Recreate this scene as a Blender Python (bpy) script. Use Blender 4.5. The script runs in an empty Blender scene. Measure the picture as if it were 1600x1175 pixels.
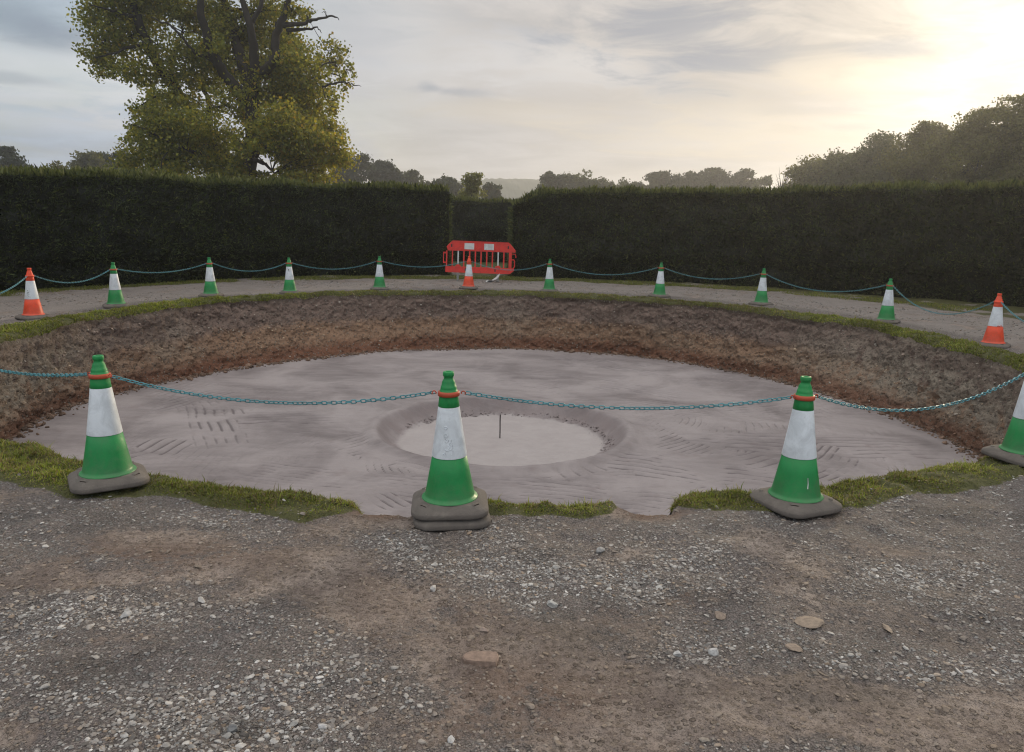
import bpy, math, random
import numpy as np
from mathutils import Matrix, Vector
S = bpy.context.scene
COL = S.collection
rng = np.random.default_rng(7)
random.seed(7)
R = math.radians

# ------------------------------------------------------------------ camera
PITCH, ROLL, EYE, FPX = 0.2002138, 0.0214173, 1.6015, 1192.82
cp, sp, cr, sr = math.cos(PITCH), math.sin(PITCH), math.cos(ROLL), math.sin(ROLL)
FWD = Vector((0, cp, -sp)); UP0 = Vector((0, sp, cp)); RT0 = Vector((1, 0, 0))
XA = cr * RT0 + sr * UP0; YA = -sr * RT0 + cr * UP0
cam = bpy.data.cameras.new("camera"); camo = bpy.data.objects.new("camera", cam); COL.objects.link(camo)
cam.sensor_width = 36; cam.lens = 36 * FPX / 1600; cam.clip_start = 0.05; cam.clip_end = 4000
camo.matrix_world = Matrix(((XA.x, YA.x, -FWD.x, 0), (XA.y, YA.y, -FWD.y, 0), (XA.z, YA.z, -FWD.z, EYE), (0, 0, 0, 1)))
S.camera = camo

def ray(px, py):
    return FWD + XA * ((px - 800) / FPX) + YA * (-(py - 587.5) / FPX)
def gpt(px, py, z=0.0):                       # where the line of sight meets height z
    d = ray(px, py); t = (z - EYE) / d.z
    return np.array([d.x * t, d.y * t])
def at(px, py, Y):                            # the point of the line of sight at distance Y
    d = ray(px, py); t = Y / d.y
    return np.array([d.x * t, Y, EYE + d.z * t])

# ------------------------------------------------------------------ light
SUN_AZ, SUN_EL = R(31.0), R(10.5)
SDIR = Vector((math.sin(SUN_AZ) * math.cos(SUN_EL), math.cos(SUN_AZ) * math.cos(SUN_EL), math.sin(SUN_EL)))
sl = bpy.data.lights.new("sun", 'SUN'); sl.energy = 1.55; sl.angle = R(8); sl.color = (1.0, 0.81, 0.54)
so = bpy.data.objects.new("sun", sl); COL.objects.link(so)
so.rotation_euler = SDIR.to_track_quat('Z', 'Y').to_euler()
S.view_settings.view_transform = 'Standard'; S.view_settings.look = 'None'
S.view_settings.exposure = 0.66; S.view_settings.gamma = 1.0
S.cycles.filter_width = 1.15; S.cycles.use_denoising = True

class NT:
    """short hand for node trees"""
    def __init__(s, tree): s.t = tree; s.n = tree.nodes; s.l = tree.links
    def node(s, typ, **kw):
        n = s.n.new(typ)
        for k, v in kw.items(): setattr(n, k, v)
        return n
    def link(s, a, b): s.l.new(a, b)
    def setin(s, sock, v):
        if hasattr(v, 'is_linked') or isinstance(v, bpy.types.NodeSocket): s.l.new(v, sock)
        elif isinstance(v, (tuple, list)) and len(v) == 3 and sock.type == 'RGBA': sock.default_value = (*v, 1)
        else: sock.default_value = v
    def math(s, op, a, b=None, c=None, clamp=False):
        n = s.node('ShaderNodeMath', operation=op, use_clamp=clamp); s.setin(n.inputs[0], a)
        if b is not None: s.setin(n.inputs[1], b)
        if c is not None: s.setin(n.inputs[2], c)
        return n.outputs[0]
    def vmath(s, op, a, b=None, out=0):
        n = s.node('ShaderNodeVectorMath', operation=op); s.setin(n.inputs[0], a)
        if b is not None: s.setin(n.inputs[1], b)
        return n.outputs[out]
    def mix(s, f, a, b, blend='MIX'):
        n = s.node('ShaderNodeMix', data_type='RGBA', blend_type=blend)
        s.setin(n.inputs[0], f); s.setin(n.inputs[6], a); s.setin(n.inputs[7], b); return n.outputs[2]
    def noise(s, scale, detail=4, rough=0.55, vec=None, dist=0.0, color=False):
        n = s.node('ShaderNodeTexNoise'); n.inputs['Scale'].default_value = scale
        n.inputs['Detail'].default_value = detail; n.inputs['Roughness'].default_value = rough
        n.inputs['Distortion'].default_value = dist
        if vec is not None: s.l.new(vec, n.inputs['Vector'])
        return n.outputs[1 if color else 0]
    def voro(s, scale, vec=None, feature='F1', rnd=1.0):
        n = s.node('ShaderNodeTexVoronoi', feature=feature); n.inputs['Scale'].default_value = scale
        n.inputs['Randomness'].default_value = rnd
        if vec is not None: s.l.new(vec, n.inputs['Vector'])
        return n
    def ss(s, v, lo, hi, a=0.0, b=1.0):
        n = s.node('ShaderNodeMapRange', interpolation_type='SMOOTHSTEP'); s.setin(n.inputs[0], v)
        n.inputs[1].default_value = lo; n.inputs[2].default_value = hi; n.inputs[3].default_value = a; n.inputs[4].default_value = b
        return n.outputs[0]
    def attr(s, name, out=2):
        return s.node('ShaderNodeAttribute', attribute_name=name).outputs[out]
    def pos(s): return s.node('ShaderNodeNewGeometry').outputs['Position']
    def scalev(s, v, k):
        n = s.node('ShaderNodeVectorMath', operation='MULTIPLY'); s.l.new(v, n.inputs[0]); n.inputs[1].default_value = k; return n.outputs[0]

W = bpy.data.worlds.new("World"); S.world = W; W.use_nodes = True
def build_world():
    N = NT(W.node_tree); N.n.clear()
    bg = N.node('ShaderNodeBackground'); out = N.node('ShaderNodeOutputWorld'); N.link(bg.outputs[0], out.inputs[0])
    bg.inputs[1].default_value = 0.1
    sky = N.node('ShaderNodeTexSky', sky_type='NISHITA', sun_disc=False)
    sky.sun_elevation = SUN_EL; sky.sun_rotation = SUN_AZ; sky.air_density = 1.0; sky.dust_density = 2.0
    D = N.vmath('NORMALIZE', N.node('ShaderNodeTexCoord').outputs['Generated'])
    sep = N.node('ShaderNodeSeparateXYZ'); N.link(D, sep.inputs[0])
    z = N.math('MAXIMUM', sep.outputs[2], 0.0)
    c = N.math('MAXIMUM', N.vmath('DOT_PRODUCT', D, tuple(SDIR), out=1), 0.0)
    # plane of the cloud deck
    den = N.math('ADD', z, 0.10)
    px = N.math('DIVIDE', sep.outputs[0], den); py = N.math('DIVIDE', sep.outputs[1], den)
    cv = N.node('ShaderNodeCombineXYZ'); N.link(px, cv.inputs[0]); N.link(py, cv.inputs[1])
    big = N.noise(0.55, 5, 0.55, cv.outputs[0], 0.4)
    cv2 = N.node('ShaderNodeCombineXYZ'); N.link(N.math('MULTIPLY', px, 1.3), cv2.inputs[0]); N.link(N.math('MULTIPLY', py, 1.6), cv2.inputs[1]); cv2.inputs[2].default_value = 4.0
    fine = N.noise(1.5, 7, 0.62, cv2.outputs[0], 0.6)
    # deck colour: cool grey away from the sun, warm towards it
    base = N.mix(N.ss(c, 0.40, 0.93), (2.95, 3.5, 4.2), (3.50, 3.32, 3.20))
    base = N.mix(N.ss(z, 0.30, 0.85), base, (10.2, 9.9, 9.5))
    tone = N.math('ADD', N.ss(big, 0.30, 0.70, 0.86, 1.10), N.ss(fine, 0.3, 0.7, -0.10, 0.09))
    col = N.mix(1.0, base, N_rgb(N, tone), 'MULTIPLY')
    # darker patches of cloud
    DKC, LTC, CRM = (1.55, 1.85, 2.4), (5.2, 5.2, 5.3), (5.4, 4.75, 3.75)
    for (x, y, sx, sy, k, warp, cc) in ((120, 110, 0.20, 0.045, 0.75, 1.0, LTC), (60, 190, 0.12, 0.012, 0.4, 0.6, LTC), (620, 60, 0.10, 0.05, 0.25, 1.0, LTC), (870, 100, 0.16, 0.03, 0.40, 1.0, LTC), (1200, 205, 0.18, 0.03, 0.45, 0.9, CRM), (800, 175, 0.14, 0.015, 0.30, 0.6, CRM), (1330, 120, 0.12, 0.02, 0.5, 0.9, CRM),
                                    (1050, 45, 0.105, 0.052, 0.68, 1.0, DKC), (1130, 95, 0.05, 0.022, 0.5, 1.0, DKC), (45, 38, 0.062, 0.024, 1.0, 0.5, DKC), (10, 120, 0.05, 0.006, 0.5, 0.5, DKC), (1405, 74, 0.045, 0.009, 0.70, 0.5, DKC), (700, 142, 0.045, 0.006, 0.45, 0.6, DKC), (672, 136, 0.014, 0.007, 0.5, 0.5, DKC), (1080, 257, 0.09, 0.007, 0.25, 0.3, DKC), (560, 50, 0.10, 0.03, 0.22, 0.9, DKC), (1345, 198, 0.05, 0.005, 0.35, 0.5, DKC), (1290, 172, 0.08, 0.006, 0.25, 0.6, DKC), (100, 230, 0.14, 0.04, 0.22, 0.8, DKC), (880, -40, 0.25, 0.07, 0.2, 1.0, DKC)):
        d = ray(x, y).normalized(); rt = Vector((d.y, -d.x, 0)).normalized(); up = rt.cross(d)
        a = N.math('DIVIDE', N.vmath('DOT_PRODUCT', D, tuple(rt), out=1), sx)
        b = N.math('DIVIDE', N.vmath('DOT_PRODUCT', D, tuple(up), out=1), sy)
        a = N.math('ADD', a, N.math('MULTIPLY', b, 0.25))
        q = N.math('ADD', N.math('MULTIPLY', a, a), N.math('MULTIPLY', b, b))
        q = N.math('ADD', N.math('SQRT', q), N.math('MULTIPLY', N.math('SUBTRACT', fine, 0.5), 4.6 * warp))
        front = N.math('GREATER_THAN', N.vmath('DOT_PRODUCT', D, tuple(d), out=1), 0.5)
        m = N.math('MULTIPLY', N.ss(q, 1.5, 0.2, 0.0, k), front)
        col = N.mix(m, col, cc)
    # light scattered through the thin cloud round the sun
    g1 = N.math('POWER', c, 9.0); g2 = N.math('POWER', c, 36.0); g3 = N.math('POWER', c, 130.0)
    veil = N.ss(fine, 0.25, 0.75, 0.55, 1.35)
    glow = N.mix(1.0, (0.25, 0.19, 0.10), N_rgb(N, g1), 'MULTIPLY')
    glow2 = N.mix(1.0, (0.8, 0.58, 0.30), N_rgb(N, N.math('MULTIPLY', g2, veil)), 'MULTIPLY')
    glow3 = N.mix(1.0, (4.2, 3.7, 2.8), N_rgb(N, N.math('MULTIPLY', g3, veil)), 'MULTIPLY')
    col = N.mix(1.0, col, glow, 'ADD'); col = N.mix(1.0, col, glow2, 'ADD'); col = N.mix(1.0, col, glow3, 'ADD')
    cover = N.math('MAXIMUM', N.ss(big, 0.38, 0.58, 0.62, 0.96), N.ss(c, 0.5, 0.85))
    col = N.mix(cover, sky.outputs[0], col)
    N.link(col, bg.inputs[0])
def N_rgb(N, v):
    n = N.node('ShaderNodeCombineXYZ')
    for i in range(3): N.link(v, n.inputs[i])
    return n.outputs[0]
build_world()

# ------------------------------------------------------------------ helpers
def setp(o, label=None, cat=None, group=None, kind=None):
    if label: o['label'] = label
    if cat: o['category'] = cat
    if group: o['group'] = group
    if kind: o['kind'] = kind
    return o
def empty(name, loc=(0, 0, 0), rz=0.0):
    o = bpy.data.objects.new(name, None); COL.objects.link(o); o.location = loc; o.rotation_euler = (0, 0, rz); o.empty_display_size = 0.2
    return o
def mesh(name, V, F, mat, parent=None, smooth=False, attrs=None, link=True):
    """V (n,3); F list of index arrays, each (m,k)"""
    V = np.asarray(V, np.float32)
    if isinstance(F, np.ndarray): F = [F]
    F = [np.asarray(f, np.int32) for f in F if len(f)]
    me = bpy.data.meshes.new(name)
    me.vertices.add(len(V)); me.vertices.foreach_set('co', V.ravel())
    tot = np.concatenate([np.full(len(f), f.shape[1], np.int32) for f in F])
    idx = np.concatenate([f.ravel() for f in F])
    start = np.concatenate([[0], np.cumsum(tot)[:-1]]).astype(np.int32)
    me.loops.add(len(idx)); me.loops.foreach_set('vertex_index', idx)
    me.polygons.add(len(tot)); me.polygons.foreach_set('loop_start', start)
    try: me.polygons.foreach_set('loop_total', tot)
    except Exception: pass
    me.polygons.foreach_set('use_smooth', np.full(len(tot), smooth))
    for k, a in (attrs or {}).items():
        a = np.asarray(a, np.float32)
        if a.ndim == 1:
            at_ = me.attributes.new(k, 'FLOAT', 'POINT'); at_.data.foreach_set('value', a)
        else:
            at_ = me.attributes.new(k, 'FLOAT_COLOR', 'POINT')
            at_.data.foreach_set('color', np.c_[a, np.ones(len(a))].astype(np.float32).ravel())
    me.update(calc_edges=True); me.validate()
    me.materials.append(mat)
    o = bpy.data.objects.new(name, me); COL.objects.link(o)
    if parent is not None: o.parent = parent
    return o
class Acc:
    """collects vertices, faces and a colour per vertex"""
    def __init__(s): s.V = []; s.F = {}; s.C = []; s.n = 0
    def add(s, V, F, col=None):
        V = np.asarray(V, float)
        for f in (F if isinstance(F, list) else [F]):
            f = np.asarray(f)
            if len(f): s.F.setdefault(f.shape[1], []).append(f + s.n)
        s.V.append(V); s.n += len(V)
        if col is not None: s.C.append(np.broadcast_to(np.asarray(col, float), (len(V), 3)))
    def build(s, name, mat, parent=None, smooth=False, attrs=None):
        a = dict(attrs or {})
        if s.C: a['col'] = np.concatenate(s.C)
        return mesh(name, np.concatenate(s.V), [np.concatenate(v) for v in s.F.values()], mat, parent, smooth, a)
def grid_faces(nu, nv, wrap_u=False, wrap_v=False):
    """vertex index = iu*nv + iv"""
    iu = np.arange(nu if wrap_u else nu - 1); iv = np.arange(nv if wrap_v else nv - 1)
    a, b = np.meshgrid(iu, iv, indexing='ij'); a2 = (a + 1) % nu; b2 = (b + 1) % nv
    return np.stack([a * nv + b, a2 * nv + b, a2 * nv + b2, a * nv + b2], -1).reshape(-1, 4)
_perm = np.random.default_rng(3).permutation(4096)
def _h(i, j, k=0):
    return _perm[(_perm[(_perm[i & 4095] + j) & 4095] + k) & 4095] / 4095.0
def vn2(x, y, seed=0):
    xi = np.floor(x).astype(int); yi = np.floor(y).astype(int); u = x - xi; v = y - yi
    u = u * u * u * (u * (u * 6 - 15) + 10); v = v * v * v * (v * (v * 6 - 15) + 10)
    a = _h(xi, yi, seed); b = _h(xi + 1, yi, seed); c = _h(xi, yi + 1, seed); d = _h(xi + 1, yi + 1, seed)
    return (a * (1 - u) + b * u) * (1 - v) + (c * (1 - u) + d * u) * v
def fbm2(x, y, oct=4, seed=0, gain=0.5):
    t = 0; a = 1; n = 0
    for o in range(oct):
        t = t + a * vn2(x * 2 ** o + 17.3 * o, y * 2 ** o - 9.1 * o, seed + o * 31); n += a; a *= gain
    return t / n
def vn3(x, y, z, seed=0):
    zi = np.floor(z).astype(int); w = z - zi; w = w * w * (3 - 2 * w)
    xi = np.floor(x).astype(int); yi = np.floor(y).astype(int); u = x - xi; v = y - yi
    u = u * u * (3 - 2 * u); v = v * v * (3 - 2 * v); r = 0
    for dz, wz in ((0, 1 - w), (1, w)):
        q = zi + dz + seed * 57
        a = _h(xi, yi, q); b = _h(xi + 1, yi, q); c = _h(xi, yi + 1, q); d = _h(xi + 1, yi + 1, q)
        r = r + wz * ((a * (1 - u) + b * u) * (1 - v) + (c * (1 - u) + d * u) * v)
    return r
def fbm3(x, y, z, oct=4, seed=0, gain=0.5):
    t = 0; a = 1; n = 0
    for o in range(oct):
        t = t + a * vn3(x * 2 ** o + 7.7 * o, y * 2 ** o + 3.3 * o, z * 2 ** o - 5.1 * o, seed + o); n += a; a *= gain
    return t / n
def sstep(x, a, b):
    t = np.clip((x - a) / (b - a), 0, 1); return t * t * (3 - 2 * t)
def pinterp(ang, tab):
    """periodic interpolation of (deg, value) pairs"""
    t = sorted(((a % 360), v) for a, v in tab); A = np.array([p[0] for p in t]); Vv = np.array([p[1] for p in t])
    A = np.concatenate([A[-1:] - 360, A, A[:1] + 360]); Vv = np.concatenate([Vv[-1:], Vv, Vv[:1]])
    return np.interp(np.asarray(ang) % 360, A, Vv)
def tube(path, rad, seg=8, cap=True):
    P = np.asarray(path, float); rad = np.broadcast_to(np.asarray(rad, float), (len(P),))
    T = np.gradient(P, axis=0); T /= np.linalg.norm(T, axis=1)[:, None] + 1e-12
    ref = np.array([0, 0, 1.0]) if abs(T[0][2]) < 0.9 else np.array([1.0, 0, 0])
    V = []; n = np.cross(T[0], ref); n /= np.linalg.norm(n)
    for i in range(len(P)):
        n = n - T[i] * n.dot(T[i]); n /= np.linalg.norm(n) + 1e-12; b = np.cross(T[i], n)
        a = np.arange(seg) * 2 * math.pi / seg
        V.append(P[i] + rad[i] * (np.cos(a)[:, None] * n + np.sin(a)[:, None] * b))
    F = [grid_faces(len(P), seg, wrap_v=True)]
    if cap:
        F.append(np.array([np.arange(seg)[::-1]])); F.append(np.array([np.arange(seg) + (len(P) - 1) * seg]))
    return np.concatenate(V), F
def lathe(prof, seg=32, cap=True):
    """prof: (z, r) rows"""
    prof = np.asarray(prof, float); a = np.arange(seg) * 2 * math.pi / seg
    V = np.stack([prof[:, 1:2] * np.cos(a), prof[:, 1:2] * np.sin(a), np.repeat(prof[:, :1], seg, 1)], -1).reshape(-1, 3)
    F = [grid_faces(len(prof), seg, wrap_v=True)[:, ::-1]]
    if cap:
        F.append(np.array([np.arange(seg)[::-1]])); F.append(np.array([np.arange(seg) + (len(prof) - 1) * seg]))
    return V, F
def box(x0, x1, y0, y1, z0, z1, bev=0.0):
    if bev <= 0:
        V = np.array([[x, y, z] for x in (x0, x1) for y in (y0, y1) for z in (z0, z1)])
        F = np.array([[0, 1, 3, 2], [4, 6, 7, 5], [0, 4, 5, 1], [2, 3, 7, 6], [0, 2, 6, 4], [1, 5, 7, 3]]); return V, [F]
    b = bev; o = [(x0 + b, z0), (x1 - b, z0), (x1, z0 + b), (x1, z1 - b), (x1 - b, z1), (x0 + b, z1), (x0, z1 - b), (x0, z0 + b)]
    return prism(o, y0, y1, b)
def prism(o, y0, y1, b=0.0):
    """outline o in x,z (counter-clockwise seen from -y), extruded y0..y1, edge bevel b"""
    o = np.array(o, float); c = o.mean(0); n = len(o)
    inn = c + (o - c) * (1 - b / (np.abs(o - c).max() + 1e-9)) if b else o
    rings = [(inn, y0), (o, y0 + b), (o, y1 - b), (inn, y1)] if b else [(o, y0), (o, y1)]
    V = np.concatenate([np.c_[r[:, 0], np.full(n, y), r[:, 1]] for r, y in rings])
    F = [grid_faces(len(rings), n, wrap_v=True)[:, ::-1], np.array([np.arange(n)]), np.array([np.arange(n)[::-1] + (len(rings) - 1) * n])]
    return V, F
def quads_from(P, A, B):
    """diamond leaves: centre P, long half axis A, short half axis B"""
    n = len(P); V = np.stack([P - A, P + B, P + A, P - B], 1).reshape(-1, 3)
    return V, np.arange(4 * n).reshape(n, 4)
def rand_dirs(n, g=rng):
    v = g.normal(size=(n, 3)); return v / np.linalg.norm(v, axis=1)[:, None]

# ------------------------------------------------------------------ materials
def newmat(name):
    m = bpy.data.materials.new(name); m.use_nodes = True; N = NT(m.node_tree); N.n.clear()
    out = N.node('ShaderNodeOutputMaterial'); b = N.node('ShaderNodeBsdfPrincipled'); N.link(b.outputs[0], out.inputs[0])
    N.b = b; N.out = out; return m, N
def bump(N, h, strength=0.5, dist=0.02, prev=None):
    n = N.node('ShaderNodeBump'); n.inputs['Strength'].default_value = strength; n.inputs['Distance'].default_value = dist
    N.link(h, n.inputs['Height'])
    if prev is not None: N.link(prev, n.inputs['Normal'])
    N.link(n.outputs[0], N.b.inputs['Normal']); return n.outputs[0]
def leafmat(name, trans=0.35, tint=(1.25, 1.2, 0.6), rough=0.6):
    m, N = newmat(name)
    c = N.attr('col', 0)
    N.setin(N.b.inputs['Base Color'], c); N.b.inputs['Roughness'].default_value = rough
    N.b.inputs['Specular IOR Level'].default_value = 0.25
    tr = N.node('ShaderNodeBsdfTranslucent'); N.link(N.mix(1.0, c, tint, 'MULTIPLY'), tr.inputs[0])
    mx = N.node('ShaderNodeMixShader'); mx.inputs[0].default_value = trans
    N.link(N.b.outputs[0], mx.inputs[1]); N.link(tr.outputs[0], mx.inputs[2]); N.link(mx.outputs[0], N.out.inputs[0])
    return m
M_leaf = leafmat('leaves', 0.5)
M_hedge = leafmat('hedge_needles', 0.22, (1.1, 1.15, 0.6))
M_blade = leafmat('grass_blades', 0.35)
def mk_bark():
    m, N = newmat('bark'); p = N.pos()
    n = N.noise(3.0, 6, 0.65, N.scalev(p, (1, 1, 0.3)))
    N.setin(N.b.inputs['Base Color'], N.mix(n, (0.010, 0.008, 0.007), (0.042, 0.034, 0.028))); N.b.inputs['Roughness'].default_value = 0.9
    bump(N, n, 0.8, 0.05); return m
M_bark = mk_bark()
def mk_ground():
    m, N = newmat('gravel_ground'); p = N.pos()
    tan = N.attr('tan'); gra = N.attr('grass'); red = N.attr('red'); dark = N.attr('dark'); field = N.attr('field')
    n1 = N.noise(4.0, 6, 0.6, p, 0.3); n2 = N.noise(28.0, 5, 0.65, p); n3 = N.noise(140.0, 4, 0.6, p)
    fines = N.mix(n2, (0.064, 0.053, 0.050), (0.430, 0.366, 0.338))
    fines = N.mix(N.ss(n1, 0.35, 0.68), fines, N.mix(0.45, fines, (0.15, 0.125, 0.108)))
    fines = N.mix(N.ss(n3, 0.38, 0.62), N.mix(0.30, (0.022, 0.018, 0.016), fines), fines)
    # embedded small stones
    v1 = N.voro(95.0, p); v2 = N.voro(42.0, p)
    c1 = N.node('ShaderNodeSeparateColor'); N.link(v1.outputs['Color'], c1.inputs[0])
    c2 = N.node('ShaderNodeSeparateColor'); N.link(v2.outputs['Color'], c2.inputs[0])
    s1 = N.math('MULTIPLY', N.ss(v1.outputs['Distance'], 0.55, 0.40), N.ss(c1.outputs[0], 0.45, 0.55))
    s2 = N.math('MULTIPLY', N.ss(v2.outputs['Distance'], 0.50, 0.36), N.ss(c2.outputs[0], 0.72, 0.8))
    keep = N.ss(N.math('ADD', tan, N.math('MULTIPLY', n1, 0.3)), 0.75, 0.25, 0.25, 1.0)
    col = N.mix(N.math('MULTIPLY', s1, keep), fines, N.mix(c1.outputs[1], (0.10, 0.088, 0.078), (0.30, 0.28, 0.258)))
    col = N.mix(N.math('MULTIPLY', s2, keep), col, N.mix(c2.outputs[1], (0.15, 0.14, 0.13), (0.38, 0.37, 0.36)))
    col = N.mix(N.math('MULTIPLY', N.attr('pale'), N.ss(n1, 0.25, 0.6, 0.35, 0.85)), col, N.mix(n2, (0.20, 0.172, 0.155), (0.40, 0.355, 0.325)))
    # compacted mud
    mud = N.mix(N.ss(n1, 0.3, 0.7), (0.180, 0.140, 0.120), (0.400, 0.328, 0.280))
    mud = N.mix(N.math('MULTIPLY', N.ss(v2.outputs['Distance'], 0.62, 0.42), N.ss(c2.outputs[0], 0.45, 0.6, 0, .7)), mud, N.mix(c2.outputs[1], (0.13, 0.10, 0.08), (0.28, 0.225, 0.175)))
    mud = N.mix(N.ss(n2, 0.48, 0.70, 0.0, 0.7), mud, (0.085, 0.064, 0.052))
    mud = N.mix(N.ss(n3, 0.46, 0.34, 0, 0.55), mud, (0.05, 0.038, 0.031))
    mud = N.mix(red, mud, N.mix(n2, (0.085, 0.050, 0.038), (0.20, 0.115, 0.075)))
    mm = N.ss(N.math('ADD', tan, N.math('ADD', N.math('MULTIPLY', N.math('SUBTRACT', n1, 0.5), 1.1), N.math('MULTIPLY', N.math('SUBTRACT', n2, 0.5), 1.6))), 0.34, 0.70)
    col = N.mix(N.math('MULTIPLY', mm, 0.92), col, mud)
    col = N.mix(N.math('MULTIPLY', dark, N.ss(n1, 0.35, 0.6)), col, N.mix(0.25, (0.03, 0.027, 0.026), col))
    # turf soil under the blades and the field beyond the hedges
    soil = N.mix(n2, (0.050, 0.055, 0.018), (0.130, 0.125, 0.045))
    gm = N.ss(N.math('ADD', gra, N.math('MULTIPLY', N.math('SUBTRACT', n2, 0.5), 0.6)), 0.4, 0.6)
    col = N.mix(gm, col, soil)
    col = N.mix(field, col, N.mix(n1, (0.045, 0.065, 0.02), (0.09, 0.11, 0.035)))
    N.setin(N.b.inputs['Base Color'], col); N.b.inputs['Roughness'].default_value = 0.85; N.b.inputs['Specular IOR Level'].default_value = 0.3
    h = N.math('ADD', N.math('MULTIPLY', s1, 0.35), N.math('ADD', N.math('MULTIPLY', s2, 0.7), N.math('ADD', N.math('MULTIPLY', n2, 0.8), N.math('MULTIPLY', n3, 0.35))))
    bump(N, h, 1.0, 0.030); return m
M_ground = mk_ground()
def mk_stone():
    m, N = newmat('stone'); p = N.pos(); c = N.attr('col', 0)
    n = N.noise(60.0, 5, 0.6, p)
    N.setin(N.b.inputs['Base Color'], N.mix(1.0, c, N_rgb(N, N.ss(n, 0.25, 0.75, 0.72, 1.2)), 'MULTIPLY')); N.b.inputs['Roughness'].default_value = 0.8
    bump(N, n, 0.35, 0.005); return m
M_stone = mk_stone()
def mk_wall():
    m, N = newmat('dug_earth'); p = N.pos(); v = N.attr('v'); st = N.attr('stony'); w = N.attr('moist')
    n0 = N.noise(0.9, 4, 0.6, p, 0.4); n1 = N.noise(5.0, 6, 0.65, p, 0.5); n2 = N.noise(26.0, 6, 0.7, p); n3 = N.noise(90.0, 4, 0.6, p)
    vv = N.math('ADD', v, N.math('ADD', N.math('MULTIPLY', N.math('SUBTRACT', n0, 0.5), 0.30), N.math('MULTIPLY', N.math('SUBTRACT', n1, 0.5), 0.28)))
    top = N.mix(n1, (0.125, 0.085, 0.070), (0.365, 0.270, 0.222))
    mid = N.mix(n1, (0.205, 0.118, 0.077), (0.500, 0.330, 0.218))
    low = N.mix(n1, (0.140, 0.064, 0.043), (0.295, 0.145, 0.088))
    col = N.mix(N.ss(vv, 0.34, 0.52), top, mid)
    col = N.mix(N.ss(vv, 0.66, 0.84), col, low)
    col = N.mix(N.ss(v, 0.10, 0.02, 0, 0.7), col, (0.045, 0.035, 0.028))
    col = N.mix(N.math('MULTIPLY', st, N.ss(n1, 0.32, 0.55)), col, N.mix(n2, (0.20, 0.165, 0.13), (0.50, 0.43, 0.345)))
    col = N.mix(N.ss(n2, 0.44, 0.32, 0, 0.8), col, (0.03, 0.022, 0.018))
    col = N.mix(N.ss(n3, 0.55, 0.72, 0, 0.35), col, (0.36, 0.30, 0.24))
    vo = N.voro(24.0, p); sc = N.node('ShaderNodeSeparateColor'); N.link(vo.outputs['Color'], sc.inputs[0])
    s = N.math('MULTIPLY', N.ss(vo.outputs['Distance'], 0.46, 0.30), N.ss(sc.outputs[0], 0.66, 0.72))
    col = N.mix(N.math('MULTIPLY', s, 0.75), col, N.mix(sc.outputs[1], (0.17, 0.14, 0.11), (0.36, 0.32, 0.27)))
    N.setin(N.b.inputs['Base Color'], col); N.b.inputs['Roughness'].default_value = 0.92; N.b.inputs['Specular IOR Level'].default_value = 0.15
    h = N.math('ADD', N.math('MULTIPLY', n2, 1.0), N.math('ADD', N.math('MULTIPLY', n3, 0.4), N.math('MULTIPLY', s, 0.5)))
    bump(N, h, 1.0, 0.05); return m
M_wall = mk_wall()
def mk_floor():
    m, N = newmat('smoothed_clay'); p = N.pos(); inn = N.attr('inner'); g = N.attr('groove')
    n0 = N.noise(0.8, 5, 0.6, p, 0.6); n1 = N.noise(4.0, 6, 0.6, p, 0.4); n2 = N.noise(30.0, 5, 0.65, p)
    rot = N.node('ShaderNodeMapping'); rot.inputs['Rotation'].default_value = (0, 0, R(-12)); rot.inputs['Scale'].default_value = (1.6, 7, 1); N.link(p, rot.inputs[0])
    st = N.noise(1.0, 5, 0.6, rot.outputs[0], 0.5)
    col = N.mix(N.ss(n0, 0.3, 0.7), (0.165, 0.141, 0.140), (0.315, 0.278, 0.274))
    col = N.mix(N.ss(st, 0.40, 0.7, 0.0, 0.35), col, (0.33, 0.29, 0.29))
    col = N.mix(N.ss(n1, 0.55, 0.8, 0, 0.5), col, (0.20, 0.155, 0.150))
    col = N.mix(N.ss(g, 0.80, 0.25, 0, 0.78), col, (0.085, 0.068, 0.072))  # grooves darkened in colour: shade painted on top of the real relief
    col = N.mix(inn, col, N.mix(n1, (0.30, 0.265, 0.26), (0.42, 0.38, 0.37)))
    col = N.mix(N.math('MULTIPLY', N.attr('cut'), N.ss(n1, 0.3, 0.65, 0.25, 0.75)), col, N.mix(n1, (0.15, 0.12, 0.12), (0.25, 0.205, 0.2)))  # sloping ring of the hollow darkened, its shade put into the clay colour
    col = N.mix(N.ss(n2, 0.34, 0.24, 0, 0.5), col, (0.12, 0.10, 0.098))
    N.setin(N.b.inputs['Base Color'], col); N.b.inputs['Roughness'].default_value = 0.75; N.b.inputs['Specular IOR Level'].default_value = 0.35
    h = N.math('ADD', N.math('MULTIPLY', st, 1.2), N.math('ADD', N.math('MULTIPLY', n1, 0.7), N.math('MULTIPLY', n2, 0.35)))
    bump(N, h, 0.6, 0.02); return m
M_floor = mk_floor()
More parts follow.
